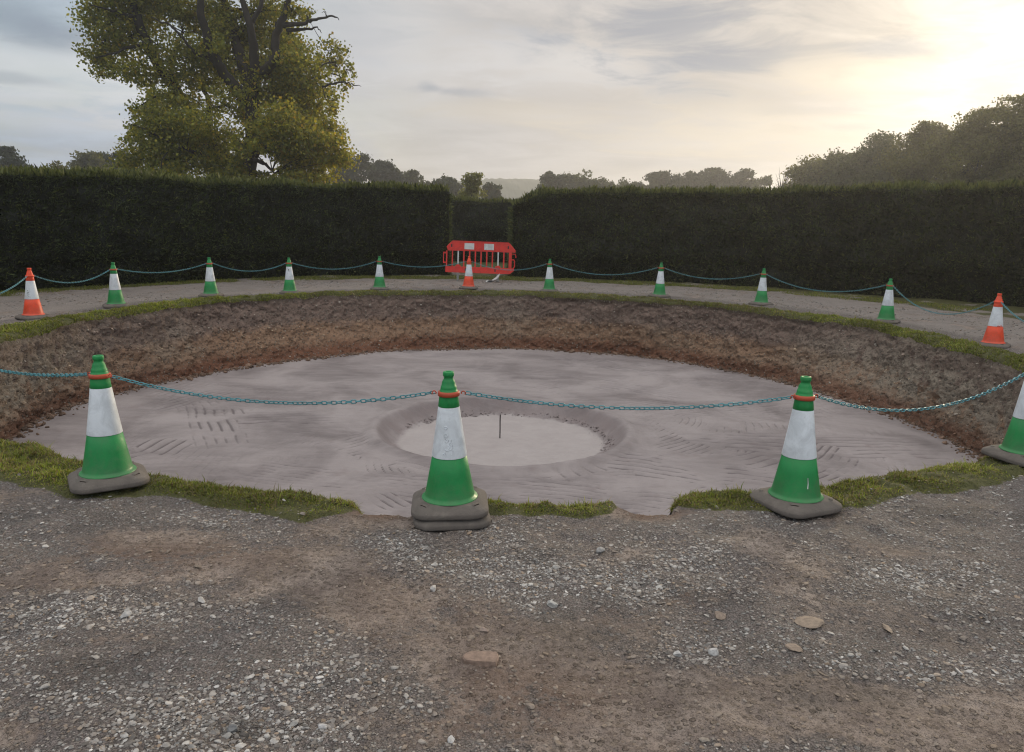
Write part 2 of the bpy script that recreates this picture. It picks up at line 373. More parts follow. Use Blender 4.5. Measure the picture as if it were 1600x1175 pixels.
def plastic(name, col, rough=0.4, dirt=0.35, dirtcol=(0.16, 0.13, 0.105), bscale=120.0, bst=0.08, spec=0.5, splash=0.0):
    m, N = newmat(name)
    tc = N.node('ShaderNodeTexCoord').outputs['Object']; oi = N.node('ShaderNodeObjectInfo').outputs['Random']
    off = N.node('ShaderNodeVectorMath', operation='ADD'); N.link(tc, off.inputs[0]); N.link(N_rgb(N, N.math('MULTIPLY', oi, 37.0)), off.inputs[1]); v = off.outputs[0]
    n1 = N.noise(9.0, 6, 0.65, v, 0.6); n2 = N.noise(bscale, 3, 0.5, v)
    c = N.mix(N.ss(n1, 0.3, 0.7), tuple(x * 0.82 for x in col), tuple(min(1, x * 1.12) for x in col))
    c = N.mix(N.ss(n1, 0.56, 0.80, 0, dirt), c, dirtcol)
    sp_ = N.noise(45.0, 4, 0.7, v)
    c = N.mix(N.ss(sp_, 0.66, 0.74, 0, dirt), c, dirtcol)
    if splash:                                                     # dried mud thrown up from the ground
        sz = N.node('ShaderNodeSeparateXYZ'); N.link(tc, sz.inputs[0]); n4 = N.noise(22.0, 6, 0.75, v)
        c = N.mix(N.math('MULTIPLY', N.ss(N.math('ADD', sz.outputs[2], N.math('MULTIPLY', N.math('SUBTRACT', n4, 0.5), 0.55)), 0.24, 0.02), splash), c, dirtcol)
        wv = N.node('ShaderNodeMapping'); wv.inputs['Scale'].default_value = (60, 60, 3); N.link(v, wv.inputs[0])
        c = N.mix(N.ss(N.noise(1.0, 4, 0.7, wv.outputs[0]), 0.58, 0.72, 0, splash * .5), c, dirtcol)
    N.setin(N.b.inputs['Base Color'], c); N.setin(N.b.inputs['Roughness'], N.ss(n1, 0.3, 0.8, rough, min(1, rough + 0.3)))
    N.b.inputs['Specular IOR Level'].default_value = spec
    bump(N, N.math('ADD', n2, N.math('MULTIPLY', n1, 1.5)), bst, 0.01); return m
M_green = plastic('green_plastic', (0.006, 0.235, 0.055), 0.42, 0.22, splash=0.22)
M_orange = plastic('orange_plastic', (0.80, 0.072, 0.020), 0.42, 0.25, splash=0.22)
M_white = plastic('white_reflective_sleeve', (0.74, 0.78, 0.82), 0.35, 0.30, (0.30, 0.28, 0.25), 260.0, 0.10, splash=0.35)
M_rubber = plastic('grey_rubber', (0.140, 0.122, 0.108), 0.8, 0.6, (0.24, 0.21, 0.18), 90.0, 0.25, 0.25)
M_collar = plastic('red_orange_collar', (0.45, 0.070, 0.028), 0.45, 0.3)
M_chain = plastic('teal_plastic', (0.075, 0.250, 0.290), 0.33, 0.08)
M_red = plastic('red_barrier_plastic', (0.66, 0.035, 0.024), 0.45, 0.2)
M_pale = plastic('pale_plastic', (0.62, 0.63, 0.62), 0.5, 0.3)
M_grey = plastic('grey_plastic', (0.22, 0.22, 0.21), 0.6, 0.4)
M_steel = plastic('dark_steel', (0.035, 0.03, 0.028), 0.6, 0.5, (0.10, 0.05, 0.03))
def flat(name, c, rough=0.8, n_=6.0):
    m, N = newmat(name); n = N.noise(n_, 5, 0.6, N.pos())
    N.setin(N.b.inputs['Base Color'], N.mix(n, tuple(x * 0.7 for x in c), tuple(x * 1.3 for x in c))); N.b.inputs['Roughness'].default_value = rough
    return m

# ------------------------------------------------------------------ the lie of the land
CX, CY = -0.148, 11.114
RIM = [(-166, 6.54), (-173.6, 6.43), (175.2, 6.49), (163.2, 6.36), (153.7, 6.41), (140.7, 6.44), (127.7, 6.49), (115.3, 6.34), (102.4, 6.19), (89, 6.23), (75.5, 6.14), (61.9, 6.09), (49, 6.24), (34.9, 6.14), (24.9, 6.26), (15.9, 6.45), (3.1, 6.34), (-6, 6.37), (-12.4, 6.56), (-17.2, 6.60), (-35, 6.68), (-56.6, 6.77), (-58.3, 6.78), (-65.8, 6.75), (-71.4, 6.81), (-76.1, 6.81), (-79.4, 6.78), (-80.5, 6.88), (-81.3, 7.04), (-83, 7.0), (-83.8, 6.89), (-89.6, 6.85), (-92.6, 6.92), (-93.3, 7.07), (-95.4, 7.09), (-96.2, 6.93), (-101.5, 6.90), (-107.9, 6.84), (-113.9, 6.85), (-118.1, 6.75), (-120.9, 6.83), (-140, 6.7)]
GOUT = [(-114, 7.30), (-109, 7.36), (-104.6, 7.27), (-99.9, 7.25), (-97.3, 7.34), (-96.0, 7.20), (-95.0, 6.95), (-93, 6.95), (-91.5, 7.05), (-89.5, 7.15), (-86, 7.17), (-84.2, 7.08), (-83.4, 6.90), (-81.0, 6.90), (-80.2, 7.12), (-77.6, 7.20), (-74, 7.24), (-69.7, 7.17), (-65, 7.18), (-59.6, 7.18), (-30, 7.2), (-2.3, 6.85), (14.9, 6.85), (30, 6.62), (45, 6.58), (65, 6.5), (83, 6.7), (100, 6.75), (113, 6.75), (131, 6.85), (145, 6.82), (164.6, 6.82), (178, 6.95), (-150, 7.25)]
BOT = [(-165, 6.41), (-176, 6.32), (172, 6.09), (160, 5.80), (147, 5.70), (133, 5.60), (118, 5.66), (103, 5.68), (89, 5.76), (75, 5.85), (61, 5.92), (46, 5.88), (31, 5.84), (15, 5.79), (2, 6.04), (-10, 6.30), (-35, 6.5), (-60, 6.62), (-90, 6.70), (-120, 6.62), (-140, 6.5)]
DEPTH = 1.2
def polar(x, y):
    dx, dy = x - CX, y - CY; return np.hypot(dx, dy), np.degrees(np.arctan2(dy, dx))
def rim_r(a):
    t = np.radians(a); c, s_ = np.cos(t), np.sin(t)
    return pinterp(a, RIM) + 0.07 * (fbm2(c * 26, s_ * 26, 4, 5) - 0.5) + 0.03 * (fbm2(c * 90, s_ * 90, 2, 8) - 0.5)
def gout_r(a):
    t = np.radians(a); c, s_ = np.cos(t), np.sin(t)
    return pinterp(a, GOUT) + 0.16 * (fbm2(c * 22, s_ * 22, 4, 15) - 0.5)
# worn, stony and muddy areas of the yard: centre and half axes
def blobs(lst):
    out = []
    for (px, py, sx, sy, w) in lst:
        c = gpt(px, py); e = gpt(px + sx, py); f = gpt(px, py + sy); out.append((c[0], c[1], abs(e[0] - c[0]), abs(f[1] - c[1]), w))
    return out
TAN = blobs([(600, 930, 170, 45, .75), (760, 1030, 190, 65, .9), (450, 890, 130, 28, .6), (200, 850, 160, 22, .6), (1150, 1090, 200, 60, .8), (1400, 1120, 220, 60, .7), (1330, 960, 160, 35, .5), (1430, 860, 150, 18, .55), (650, 1130, 120, 45, .7), (880, 1130, 130, 45, .6), (60, 1150, 110, 40, .7), (1250, 900, 90, 20, .35), (1020, 960, 110, 30, .4), (200, 1000, 90, 20, .3), (1520, 1000, 100, 40, .4), (100, 905, 110, 14, .6), (1020, 802, 55, 14, 1.3), (600, 803, 55, 14, 1.3)])
REDB = blobs([(1000, 920, 150, 28, .7), (230, 870, 160, 28, .6), (430, 1040, 110, 30, .5), (830, 1080, 120, 60, .4), (1020, 800, 50, 12, 1.2), (600, 800, 50, 12, 1.2)])
DARK = blobs([(880, 985, 110, 35, .8), (480, 950, 90, 20, .6), (150, 1040, 190, 40, .5), (370, 1140, 60, 30, .8), (1290, 1080, 130, 30, .7), (840, 870, 70, 22, .6), (1250, 780, 70, 12, .5), (90, 815, 120, 14, .6), (1500, 980, 110, 30, .4), (1130, 930, 100, 25, .4), (1500, 800, 100, 15, .5)])
STN = blobs([(700, 870, 300, 45, .9), (960, 890, 240, 45, .9), (150, 950, 190, 45, .9), (480, 1110, 130, 60, .7), (250, 1120, 130, 50, .5), (1060, 1020, 130, 40, .7), (1150, 860, 200, 30, .6), (720, 950, 90, 20, .5), (1080, 1140, 120, 30, .5), (1480, 900, 120, 30, .5), (40, 800, 90, 20, .7), (380, 820, 200, 22, .7), (1500, 1060, 80, 40, .4)])
def bsum(B, x, y):
    t = 0
    for (cx, cy, sx, sy, w) in B: t = t + w * np.exp(-(((x - cx) / sx) ** 2 + ((y - cy) / sy) ** 2))
    return t
def layers(x, y):
    r, a = polar(x, y); L = {}
    gr = sstep(gout_r(a) - r, -0.05, 0.05) * sstep(r - rim_r(a), -0.3, -0.05)
    wob = 0.5 * (fbm2(x * 0.9, y * 0.9, 4, 40) - 0.5)
    verge = sstep(r + wob, 9.75, 10.35)
    L['strip'] = gr; L['verge'] = verge
    L['grass'] = np.maximum(gr, verge * (0.35 + 0.65 * sstep(fbm2(x * 1.6, y * 1.6, 3, 44), 0.3, 0.6)))
    L['field'] = sstep(r, 12.5, 14)
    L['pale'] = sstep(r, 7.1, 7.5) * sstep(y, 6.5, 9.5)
    L['tan'] = np.clip(1.25 * bsum(TAN, x, y) + 1.7 * (fbm2(x * 2.2, y * 2.2, 4, 50) - 0.42) + 0.25 * (r > 9.2) * (fbm2(x * .6, y * .6, 3, 52)), 0, 1)
    L['red'] = np.clip(bsum(REDB, x, y) + 0.6 * (fbm2(x * 1.7, y * 1.7, 3, 60) - 0.55), 0, 1)
    L['dark'] = np.clip(bsum(DARK, x, y) + 0.8 * (fbm2(x * 2.0, y * 2.0, 4, 70) - 0.55), 0, 1)
    L['stn'] = np.clip(bsum(STN, x, y) + 1.5 * (fbm2(x * 3.1, y * 3.1, 4, 80) - 0.47), 0.03, 1.2)
    return L
def height(x, y):
    r, a = polar(x, y); s_ = r - rim_r(a)
    near = sstep(30 - r, 0, 10)
    h = 0.050 * (fbm2(x * 0.8, y * 0.8, 3, 20) - 0.5) + 0.046 * (fbm2(x * 4.5, y * 4.5, 5, 21, .55) - 0.5)
    g = sstep(gout_r(a) - r, -0.03, 0.10)
    h = h + g * (0.018 + 0.06 * (fbm2(x * 9, y * 9, 3, 25) - 0.5))
    h = h - 0.07 * np.exp(-np.maximum(s_, 0) / 0.05)
    return h * near
def build_ground():
    a1 = np.arange(-136, -44, 0.17); a2 = np.arange(-44, 224, 0.55); A = np.concatenate([a1, a2])
    s1 = np.concatenate([np.arange(0, 0.9, 0.022), np.arange(0.9, 3.4, 0.028), np.arange(3.4, 7.0, 0.12), np.arange(7, 16, 0.7)])
    far = np.geomspace(24, 1000, 22)
    aa = np.repeat(A, len(s1) + len(far)).reshape(len(A), -1); rr = rim_r(A)
    rad = np.concatenate([rr[:, None] + s1[None], np.repeat(far[None], len(A), 0)], 1)
    x = CX + rad * np.cos(np.radians(aa)); y = CY + rad * np.sin(np.radians(aa))
    L = layers(x.ravel(), y.ravel()); z = height(x.ravel(), y.ravel())
    z[np.tile(np.arange(rad.shape[1]), len(A)) == 0] -= 0.03
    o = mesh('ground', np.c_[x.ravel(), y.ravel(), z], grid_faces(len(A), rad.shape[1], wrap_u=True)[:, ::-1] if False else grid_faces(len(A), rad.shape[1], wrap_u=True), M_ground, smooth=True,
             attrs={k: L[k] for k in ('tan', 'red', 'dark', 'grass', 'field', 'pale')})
    setp(o, 'stony compacted gravel ground with tan mud patches around the round pit', 'ground', kind='structure')
build_ground()
def fix_normals(o):
    me = o.data; n = np.zeros(len(me.polygons) * 3, np.float32); me.polygons.foreach_get('normal', n)
    return n.reshape(-1, 3)

def build_wall():
    n = 1500; nv = 58
    A = np.linspace(0, 360, n, endpoint=False); v = np.linspace(0, 1, nv)
    rr = rim_r(A)[:, None]; bb = pinterp(A, BOT)[:, None]
    prof = np.interp(v, [0, 0.05, 0.3, 0.6, 0.85, 1.0], [-0.02, 0.02, 0.20, 0.48, 0.78, 1.0])[None]
    rad = rr + (bb - rr) * prof
    aa = np.repeat(A[:, None], nv, 1); t = np.radians(aa)
    zt = height((CX + rr[:, 0] * np.cos(np.radians(A))), (CY + rr[:, 0] * np.sin(np.radians(A))))[:, None]
    zz = zt * (1 - v[None]) - (DEPTH + 0.06) * v[None]
    X = 6.4 * np.cos(t); Y = 6.4 * np.sin(t)
    d = 0.15 * (fbm3(X * 1.1, Y * 1.1, zz * 1.6, 3, 1) - 0.5) + 0.11 * (fbm3(X * 4, Y * 4, zz * 6, 3, 4) - 0.5)
    # spade and bucket scars, clods
    d += 0.05 * (np.abs(fbm3(X * 9, Y * 9, zz * 2.2, 3, 9) - 0.5) * 2 - 0.3) + 0.08 * (fbm3(X * 16, Y * 13, zz * 15, 2, 12) - 0.5)
    d += np.random.default_rng(77).normal(size=d.shape) * .011 + .06 * np.maximum(0, fbm3(X * 7, Y * 7, zz * 9, 2, 31) - .62)
    edge = sstep(v, 0, 0.08)[None] * (1 - 0.5 * sstep(v, 0.93, 1.0)[None])
    rad = rad - d * edge - 0.02
    x = CX + rad * np.cos(t); y = CY + rad * np.sin(t)
    stony = np.clip(1.5 * np.exp(-((((aa + 180) % 360 - 180) + 10) / 26.0) ** 2) + 1.1 * np.exp(-(((aa % 360) - 192) / 20.0) ** 2) + 1.3 * (fbm3(X * .8, Y * .8, zz * 1.5, 3, 22) - 0.52), 0, 1)
    stony = np.clip(stony * 1.3, 0, 1) * (0.45 + 0.55 * sstep(v, 0.1, 0.35)[None]) * (1 - 0.85 * sstep(v, 0.60, 0.85)[None])
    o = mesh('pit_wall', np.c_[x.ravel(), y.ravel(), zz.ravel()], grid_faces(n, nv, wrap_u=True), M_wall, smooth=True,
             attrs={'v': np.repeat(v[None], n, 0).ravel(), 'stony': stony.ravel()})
    setp(o, 'cut earth side of the round pit in grey, tan and dark brown layers', 'pit wall', kind='structure')
build_wall()

FCX, FCY, FRO, FRI, FDEP = -0.13, 10.15, 1.70, 1.43, 0.17
def floor_h(x, y):
    r = np.hypot(x - FCX, y - FCY); a = np.arctan2(y - FCY, x - FCX)
    ro = FRO + 0.06 * (fbm2(np.cos(a) * 3, np.sin(a) * 3, 3, 91) - 0.5); ri = FRI + 0.10 * (fbm2(np.cos(a) * 6, np.sin(a) * 6, 4, 92) - 0.5)
    dip = np.where(r > ro, 0, np.where(r < ri, 1, (ro - r) / (ro - ri))); dip = 0.6 * dip + 0.4 * dip * dip * (3 - 2 * dip)
    h = -DEPTH + 0.05 * (fbm2(x * .5, y * .5, 3, 94) - 0.5) + 0.02 * (fbm2(x * 3, y * 3, 3, 95) - 0.5) * (1 - dip)
    h = h + 0.055 * np.exp(-((r - ro - 0.05) / 0.11) ** 2)
    crum = np.exp(-((r - ri) / 0.07) ** 2) * (fbm2(x * 9, y * 9, 3, 97) - 0.42) * 0.10
    return h - FDEP * dip + crum * 1.0, sstep(ri - r, 0.0, 0.06), r, sstep(ro + .04 - r, 0, .12) * sstep(r - ri, -.02, .05)  # last value: mask of the sloping ring for its painted shade
PATCH = []
def build_wall_stones():
    g = np.random.default_rng(61); n = 9500; acc = Acc()
    me = bpy.data.objects['pit_wall'].data; V = np.zeros(len(me.vertices) * 3, np.float32); me.vertices.foreach_get('co', V); V = V.reshape(1500, 58, 3)
    iu = g.integers(0, 1500, n); iv = np.clip((58 * g.uniform(.06, 1, n) ** .9).astype(int), 2, 56); P = V[iu, iv] + g.normal(size=(n, 3)) * .008
    r, a = polar(P[:, 0], P[:, 1]); cl = fbm3(P[:, 0] * 1.6, P[:, 1] * 1.6, P[:, 2] * 3, 3, 63); ok = cl > .42; P, iv = P[ok], iv[ok]; n = len(P)
    size = np.clip(np.exp(g.normal(math.log(.0095), .5, n)), .004, .032); f = iv / 58
    top, mid, low = np.array([.24, .185, .15]), np.array([.40, .30, .205]), np.array([.20, .12, .078])
    c = np.where((f < .42)[:, None], top, np.where((f < .72)[:, None], mid, low)) * g.uniform(.55, 1.35, (n, 1)); pale = (g.uniform(0, 1, n) < .12)[:, None]; c = np.where(pale, np.array([.42, .37, .31]), c)
    scatter_stones(acc, P.astype(float), size, c, 0, g, (.5, .9), .5)
    o = acc.build('wall_stones', M_stone); setp(o, 'small stones and clods sticking out of the cut earth wall', 'stones', kind='stuff')
def build_floor():
    st = 0.021; xs = np.arange(-7.1, 7.1, st); ys = np.arange(-7.3, 6.9, st)
    xs = xs + CX; ys = ys + CY
    x, y = np.meshgrid(xs, ys, indexing='ij'); sh = x.shape; x = x.ravel(); y = y.ravel()
    h, inn, r, cut = floor_h(x, y)
    g = np.zeros(len(x)); gw = np.zeros(len(x))
    q = np.random.default_rng(12)
    pats = [(gpt(920, 770, -DEPTH), 1.0, .34, R(-14), 1.0), (gpt(1080, 735, -DEPTH), .9, .5, R(-22), .9), (gpt(820, 762, -DEPTH), .6, .25, R(20), .6), (gpt(500, 745, -DEPTH), .9, .35, R(-12), .8), (gpt(620, 750, -DEPTH), .6, .3, R(-6), .8), (gpt(1150, 690, -DEPTH), 1.0, .5, R(-8), .6), (gpt(250, 700, -DEPTH), .35, .3, R(88), .9), (gpt(205, 712, -DEPTH), .3, .25, R(70), .8), (gpt(1360, 700, -DEPTH), .8, .6, R(4), .5), (gpt(1040, 640, -DEPTH), .7, .6, R(30), .5), (gpt(430, 660, -DEPTH), .9, .7, R(15), .5), (gpt(1200, 640, -DEPTH), .8, .6, R(20), .5), (gpt(560, 690, -DEPTH), .5, .5, R(50), .5), (gpt(880, 600, -DEPTH), .9, .6, R(40), .4)]
    for k in range(26):
        an = q.uniform(0, 2 * math.pi); rr = math.sqrt(q.uniform(0.08, 1)) * 5.2
        pats.append((np.array([CX + rr * math.cos(an), CY + rr * math.sin(an)]), q.uniform(.6, 1.5), q.uniform(.35, .9), an + math.pi / 2 + q.normal() * .25, q.uniform(.15, .5)))
    wr = 0.16 * (fbm2(x * 1.2, y * 1.2, 2, 101) - 0.5); wr2 = 0.05 * (fbm2(x * 5, y * 5, 2, 107) - .5); fade = sstep(fbm2(x * 2.6, y * 2.6, 4, 103), 0.36, 0.62)
    for (c, ra, rb, th, w) in pats:
        dx, dy = x - c[0], y - c[1]; u = dx * math.cos(th) + dy * math.sin(th); v = -dx * math.sin(th) + dy * math.cos(th)
        m = np.clip(np.exp(-((u / ra) ** 4 + (v / rb) ** 4)) * w * 1.5, 0, 1)
        lam = 0.118 + 0.03 * math.sin(c[0] * 7)
        gro = np.abs(np.sin(math.pi * (v + wr * .55 + wr2 * .35) / lam)) ** 0.9
        tk = m > gw; g = np.where(tk, gro, g); gw = np.maximum(gw, m)
    out = sstep(r, FRO + 0.05, FRO + 0.25); gw = gw * out * (0.25 + 0.75 * fade)
    # long strokes of the bucket spiralling out from the hollow
    a = np.arctan2(y - FCY, x - FCX)
    for kk, lam_, sd_, wt in ((1.5, .105, 301, .85), (1.1, .125, 305, .5), (0.3, .095, 309, .6)):
        sp_g = np.abs(np.sin(math.pi * (r - kk * a + wr * .7 + wr2 * .4) / lam_)) ** .9
        sp_m = wt * sstep(fbm2(x * .8, y * .8, 4, sd_), .46, .64) * sstep(r, 1.95, 2.25) * sstep(5.8 - r, 0, .8) * (.35 + .65 * sstep(-np.sin(a), -.5, .5)) * out * (.3 + .7 * fade) * (.35 + .65 * sstep(x - CX, -2.6, -1.0))
        tk = sp_m > gw; g = np.where(tk, sp_g, g); gw = np.maximum(gw, sp_m)
    # fan of strokes round the lip of the hollow
    fan = np.abs(np.sin(a * 34 + 3 * wr)); fm = np.exp(-((r - FRO - 0.45) / 0.35) ** 2) * 0.45 * sstep(-np.sin(a), 0.0, 0.6) * fade
    tk = fm > gw; g = np.where(tk, fan, g); gw = np.maximum(gw, fm)
    arc_ = (np.exp(-((r - 1.02 - .04 * np.sin(a * 2)) / .022) ** 2) * .5 + np.exp(-((r - .62) / .02) ** 2) * .25) * sstep(-np.sin(a - .2), .1, .5) * (.4 + .6 * fade)
    tk = arc_ > gw; g = np.where(tk, .2, g); gw = np.maximum(gw, arc_)
    h = h + 0.050 * gw * (g - 0.6)
    rp, _ = polar(x, y); ang = np.degrees(np.arctan2(y - CY, x - CX))
    keep = (rp < pinterp(ang, BOT) + 0.35).reshape(sh)
    idx = -np.ones(sh, int); F = grid_faces(*sh); k = keep.ravel(); F = F[k[F].all(1)]
    used = np.zeros(len(x), bool); used[F.ravel()] = True; m = np.cumsum(used) - 1
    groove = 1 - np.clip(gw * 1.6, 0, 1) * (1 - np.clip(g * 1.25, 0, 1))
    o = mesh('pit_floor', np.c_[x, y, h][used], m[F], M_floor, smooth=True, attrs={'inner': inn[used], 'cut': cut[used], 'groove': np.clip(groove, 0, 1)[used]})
    setp(o, 'smooth mauve grey clay floor of the pit with a round shallow hollow', 'pit floor', kind='structure')
build_floor()

# ------------------------------------------------------------------ rocks
def ico(sub):
    t = (1 + 5 ** .5) / 2
    V = [(-1, t, 0), (1, t, 0), (-1, -t, 0), (1, -t, 0), (0, -1, t), (0, 1, t), (0, -1, -t), (0, 1, -t), (t, 0, -1), (t, 0, 1), (-t, 0, -1), (-t, 0, 1)]
    F = [(0, 11, 5), (0, 5, 1), (0, 1, 7), (0, 7, 10), (0, 10, 11), (1, 5, 9), (5, 11, 4), (11, 10, 2), (10, 7, 6), (7, 1, 8), (3, 9, 4), (3, 4, 2), (3, 2, 6), (3, 6, 8), (3, 8, 9), (4, 9, 5), (2, 4, 11), (6, 2, 10), (8, 6, 7), (9, 8, 1)]
    V = [np.array(v) / np.linalg.norm(v) for v in V]
    for _ in range(sub):
        mid = {}; F2 = []
        def mp(a, b):
            k = (min(a, b), max(a, b))
            if k not in mid: v = V[a] + V[b]; V.append(v / np.linalg.norm(v)); mid[k] = len(V) - 1
            return mid[k]
        for a, b, c in F:
            ab, bc, ca = mp(a, b), mp(b, c), mp(c, a); F2 += [(a, ab, ca), (b, bc, ab), (c, ca, bc), (ab, bc, ca)]
        F = F2
    return np.array(V), np.array(F)
def rock_shape(sub, g, planes=7):
    """an angular stone: a ball cut by a few planes"""
    V, F = ico(sub); V = V.copy()
    for _ in range(planes):
        d = g.normal(size=3); d /= np.linalg.norm(d); k = g.uniform(0.45, 0.85); over = V @ d - k
        V = V - np.maximum(over, 0)[:, None] * d
    V += g.normal(size=V.shape) * 0.03
    return V / np.abs(V).max(0), F
STONE_COLS = np.array([[.34, .325, .305], [.25, .235, .22], [.20, .18, .165], [.14, .125, .112], [.24, .20, .165], [.22, .165, .12], [.42, .405, .385], [.095, .082, .074]])
def scatter_stones(acc, P, size, cols, sub, g, flatness=(0.20, 0.50), sink=0.25):
    T = [rock_shape(sub, g) for _ in range(14)]
    n = len(P); pick = g.integers(0, 14, n); rz = g.uniform(0, 2 * math.pi, n); fl = g.uniform(*flatness, n); el = g.uniform(0.6, 1.0, n)
    tx = g.normal(size=n) * 0.18; 
    for k in range(14):
        i = np.where(pick == k)[0]
        if not len(i): continue
        V, F = T[k]; m = len(V)
        s = size[i][:, None]; v = V[None] * np.stack([np.ones(len(i)), el[i], fl[i]], 1)[:, None, :] * s[:, :, None]
        c, s_ = np.cos(rz[i])[:, None], np.sin(rz[i])[:, None]
        X = v[..., 0] * c - v[..., 1] * s_; Y = v[..., 0] * s_ + v[..., 1] * c; Z = v[..., 2] + X * tx[i][:, None]
        h = size[i] * fl[i]
        W_ = np.stack([X + P[i, 0:1], Y + P[i, 1:2], Z + (P[i, 2] + h * (1 - 2 * sink))[:, None]], -1).reshape(-1, 3)
        FF = (F[None] + (np.arange(len(i)) * m)[:, None, None]).reshape(-1, 3)
        acc.add(W_, FF, np.repeat(cols[i], m, 0))
def build_gravel():
    g = np.random.default_rng(21); acc = Acc()
    N_ = 300000
    y = 1.55 + 4.2 * g.uniform(0, 1, N_) ** 1.15; x = g.uniform(-1, 1, N_) * (0.45 + 0.80 * y)
    r, a = polar(x, y); ok = r > rim_r(a) + 0.03; x, y = x[ok], y[ok]
    L = layers(x, y)
    p = np.clip(L['stn'] * (1 - 0.90 * np.clip(L['tan'] * 1.3, 0, 1)) + 0.10, 0.08, 1) * (1 - 0.93 * sstep(L['strip'], 0.3, 0.7))
    ok = g.uniform(0, 1, len(x)) < p * 0.76
    x, y = x[ok], y[ok]; L = {k: v[ok] for k, v in L.items()}
    n = len(x)
    size = np.clip(np.exp(g.normal(math.log(0.0047), 0.47, n)), 0.0022, 0.019)
    w = g.uniform(0, 1, n); ci = np.searchsorted(np.cumsum([.18, .22, .20, .15, .09, .06, .05, .05]), w).clip(0, 7)
    col = STONE_COLS[ci] * g.uniform(0.85, 1.55, (n, 1))
    col = col * (1 - 0.5 * np.clip(L['dark'], 0, 1))[:, None]
    tan = np.clip(L['tan'] * 1.1, 0, 0.8)[:, None]; col = col * (1 - tan) + tan * np.array([.21, .16, .12]) * g.uniform(.7, 1.25, (n, 1))
    P = np.c_[x, y, height(x, y)]
    b = size > 0.0125
    scatter_stones(acc, P[~b], size[~b], col[~b], 0, g, sink=0.34)
    scatter_stones(acc, P[b], size[b], col[b], 1, g, sink=0.40)
    # thin cover of stones on the far track and the sides
    m = 16000; aa = g.uniform(-60, 240, m); rr = g.uniform(7.0, 9.8, m)
    x = CX + rr * np.cos(np.radians(aa)); y = CY + rr * np.sin(np.radians(aa)); L = layers(x, y)
    ok = (L['strip'] < 0.3) & (fbm2(x * 1.3, y * 1.3, 3, 111) > 0.45) & (np.hypot(x, y) > 4.5); x, y = x[ok], y[ok]; n = len(x)
    size = np.clip(np.exp(g.normal(math.log(0.011), 0.45, n)), 0.005, 0.035)
    scatter_stones(acc, np.c_[x, y, height(x, y)], size, STONE_COLS[g.integers(0, 6, n)] * g.uniform(.7, 1.1, (n, 1)), 0, g)
    o = acc.build('gravel', M_stone); setp(o, 'loose pale and dark grey angular gravel strewn over the track', 'gravel', kind='stuff')
    # crumbs of earth at the foot of the pit wall and round the hollow
    acc = Acc(); m = 5200; aa = g.uniform(0, 360, m); rr = pinterp(aa, BOT) - np.abs(g.normal(size=m)) * 0.10 + 0.05
    x = CX + rr * np.cos(np.radians(aa)); y = CY + rr * np.sin(np.radians(aa)); size = np.clip(np.exp(g.normal(math.log(0.016), 0.5, m)), 0.006, 0.06)
    scatter_stones(acc, np.c_[x, y, floor_h(x, y)[0]], size, np.array([.15, .095, .065]) * g.uniform(.6, 1.5, (m, 1)), 0, g, (0.5, 0.9))
    m = 420; aa = g.uniform(-.9, 2.8, m); rr = FRI + g.normal(size=m) * 0.035 + 0.03
    x = FCX + rr * np.cos(aa); y = FCY + rr * np.sin(aa); size = np.clip(np.exp(g.normal(math.log(0.008), 0.5, m)), 0.004, 0.03)
    scatter_stones(acc, np.c_[x, y, floor_h(x, y)[0]], size, np.array([.22, .185, .18]) * g.uniform(.6, 1.3, (m, 1)), 0, g, (0.5, 0.9))
    o = acc.build('earth_crumbs', M_stone); setp(o, 'brown crumbs of earth fallen along the foot of the pit wall', 'rubble', kind='stuff')
build_gravel()
build_wall_stones()
def one_stone(px, py, wpx, ratio, fl, col, label, name='stone', sub=2, seed=0, planes=9, rz=0.0, sink=0.25):
    g = np.random.default_rng(500 + seed); c = gpt(px, py); d = math.hypot(math.hypot(*c), EYE); a = wpx / 2 * d / FPX
    V, F = rock_shape(sub, g, planes); V = V * np.array([a, a * ratio, a * fl])
    h = float(height(np.array([c[0]]), np.array([c[1]]))[0])
    o = mesh(name, V, F, M_stone, attrs={'col': np.broadcast_to(np.array(col), (len(V), 3))})
    o.location = (c[0], c[1], h + a * fl * (1 - 2 * sink)); o.rotation_euler = (0, 0, rz)
    setp(o, label, 'stone', 'larger stones lying on the gravel')
def build_slab():
    c = gpt(753, 1028); g = np.random.default_rng(9)
    o_ = [(-.085, -.005), (-.070, -.034), (-.010, -.047), (.062, -.046), (.072, -.004), (.066, .030), (.030, .040), (-.045, .036), (-.074, .020)]
    o_ = np.array(o_)[:, :] * 0.88; n = len(o_); rings = []
    for k, z in ((1.0, -.010), (1.0, .012), (.94, .018)): rings.append(np.c_[o_ * k + g.normal(size=o_.shape) * .0015, np.full(n, z)])
    V = np.concatenate(rings); F = [grid_faces(3, n, wrap_v=True), np.array([np.arange(n) + 2 * n])]
    o = mesh('flat_stone', V, F, M_stone, attrs={'col': np.broadcast_to(np.array([.235, .165, .128]), (len(V), 3))})
    o.location = (c[0], c[1], float(height(c[0:1], c[1:2])[0]) + .001)
    setp(o, 'large flat tan slab of stone set in the mud', 'stone', 'larger stones lying on the gravel')
build_slab()
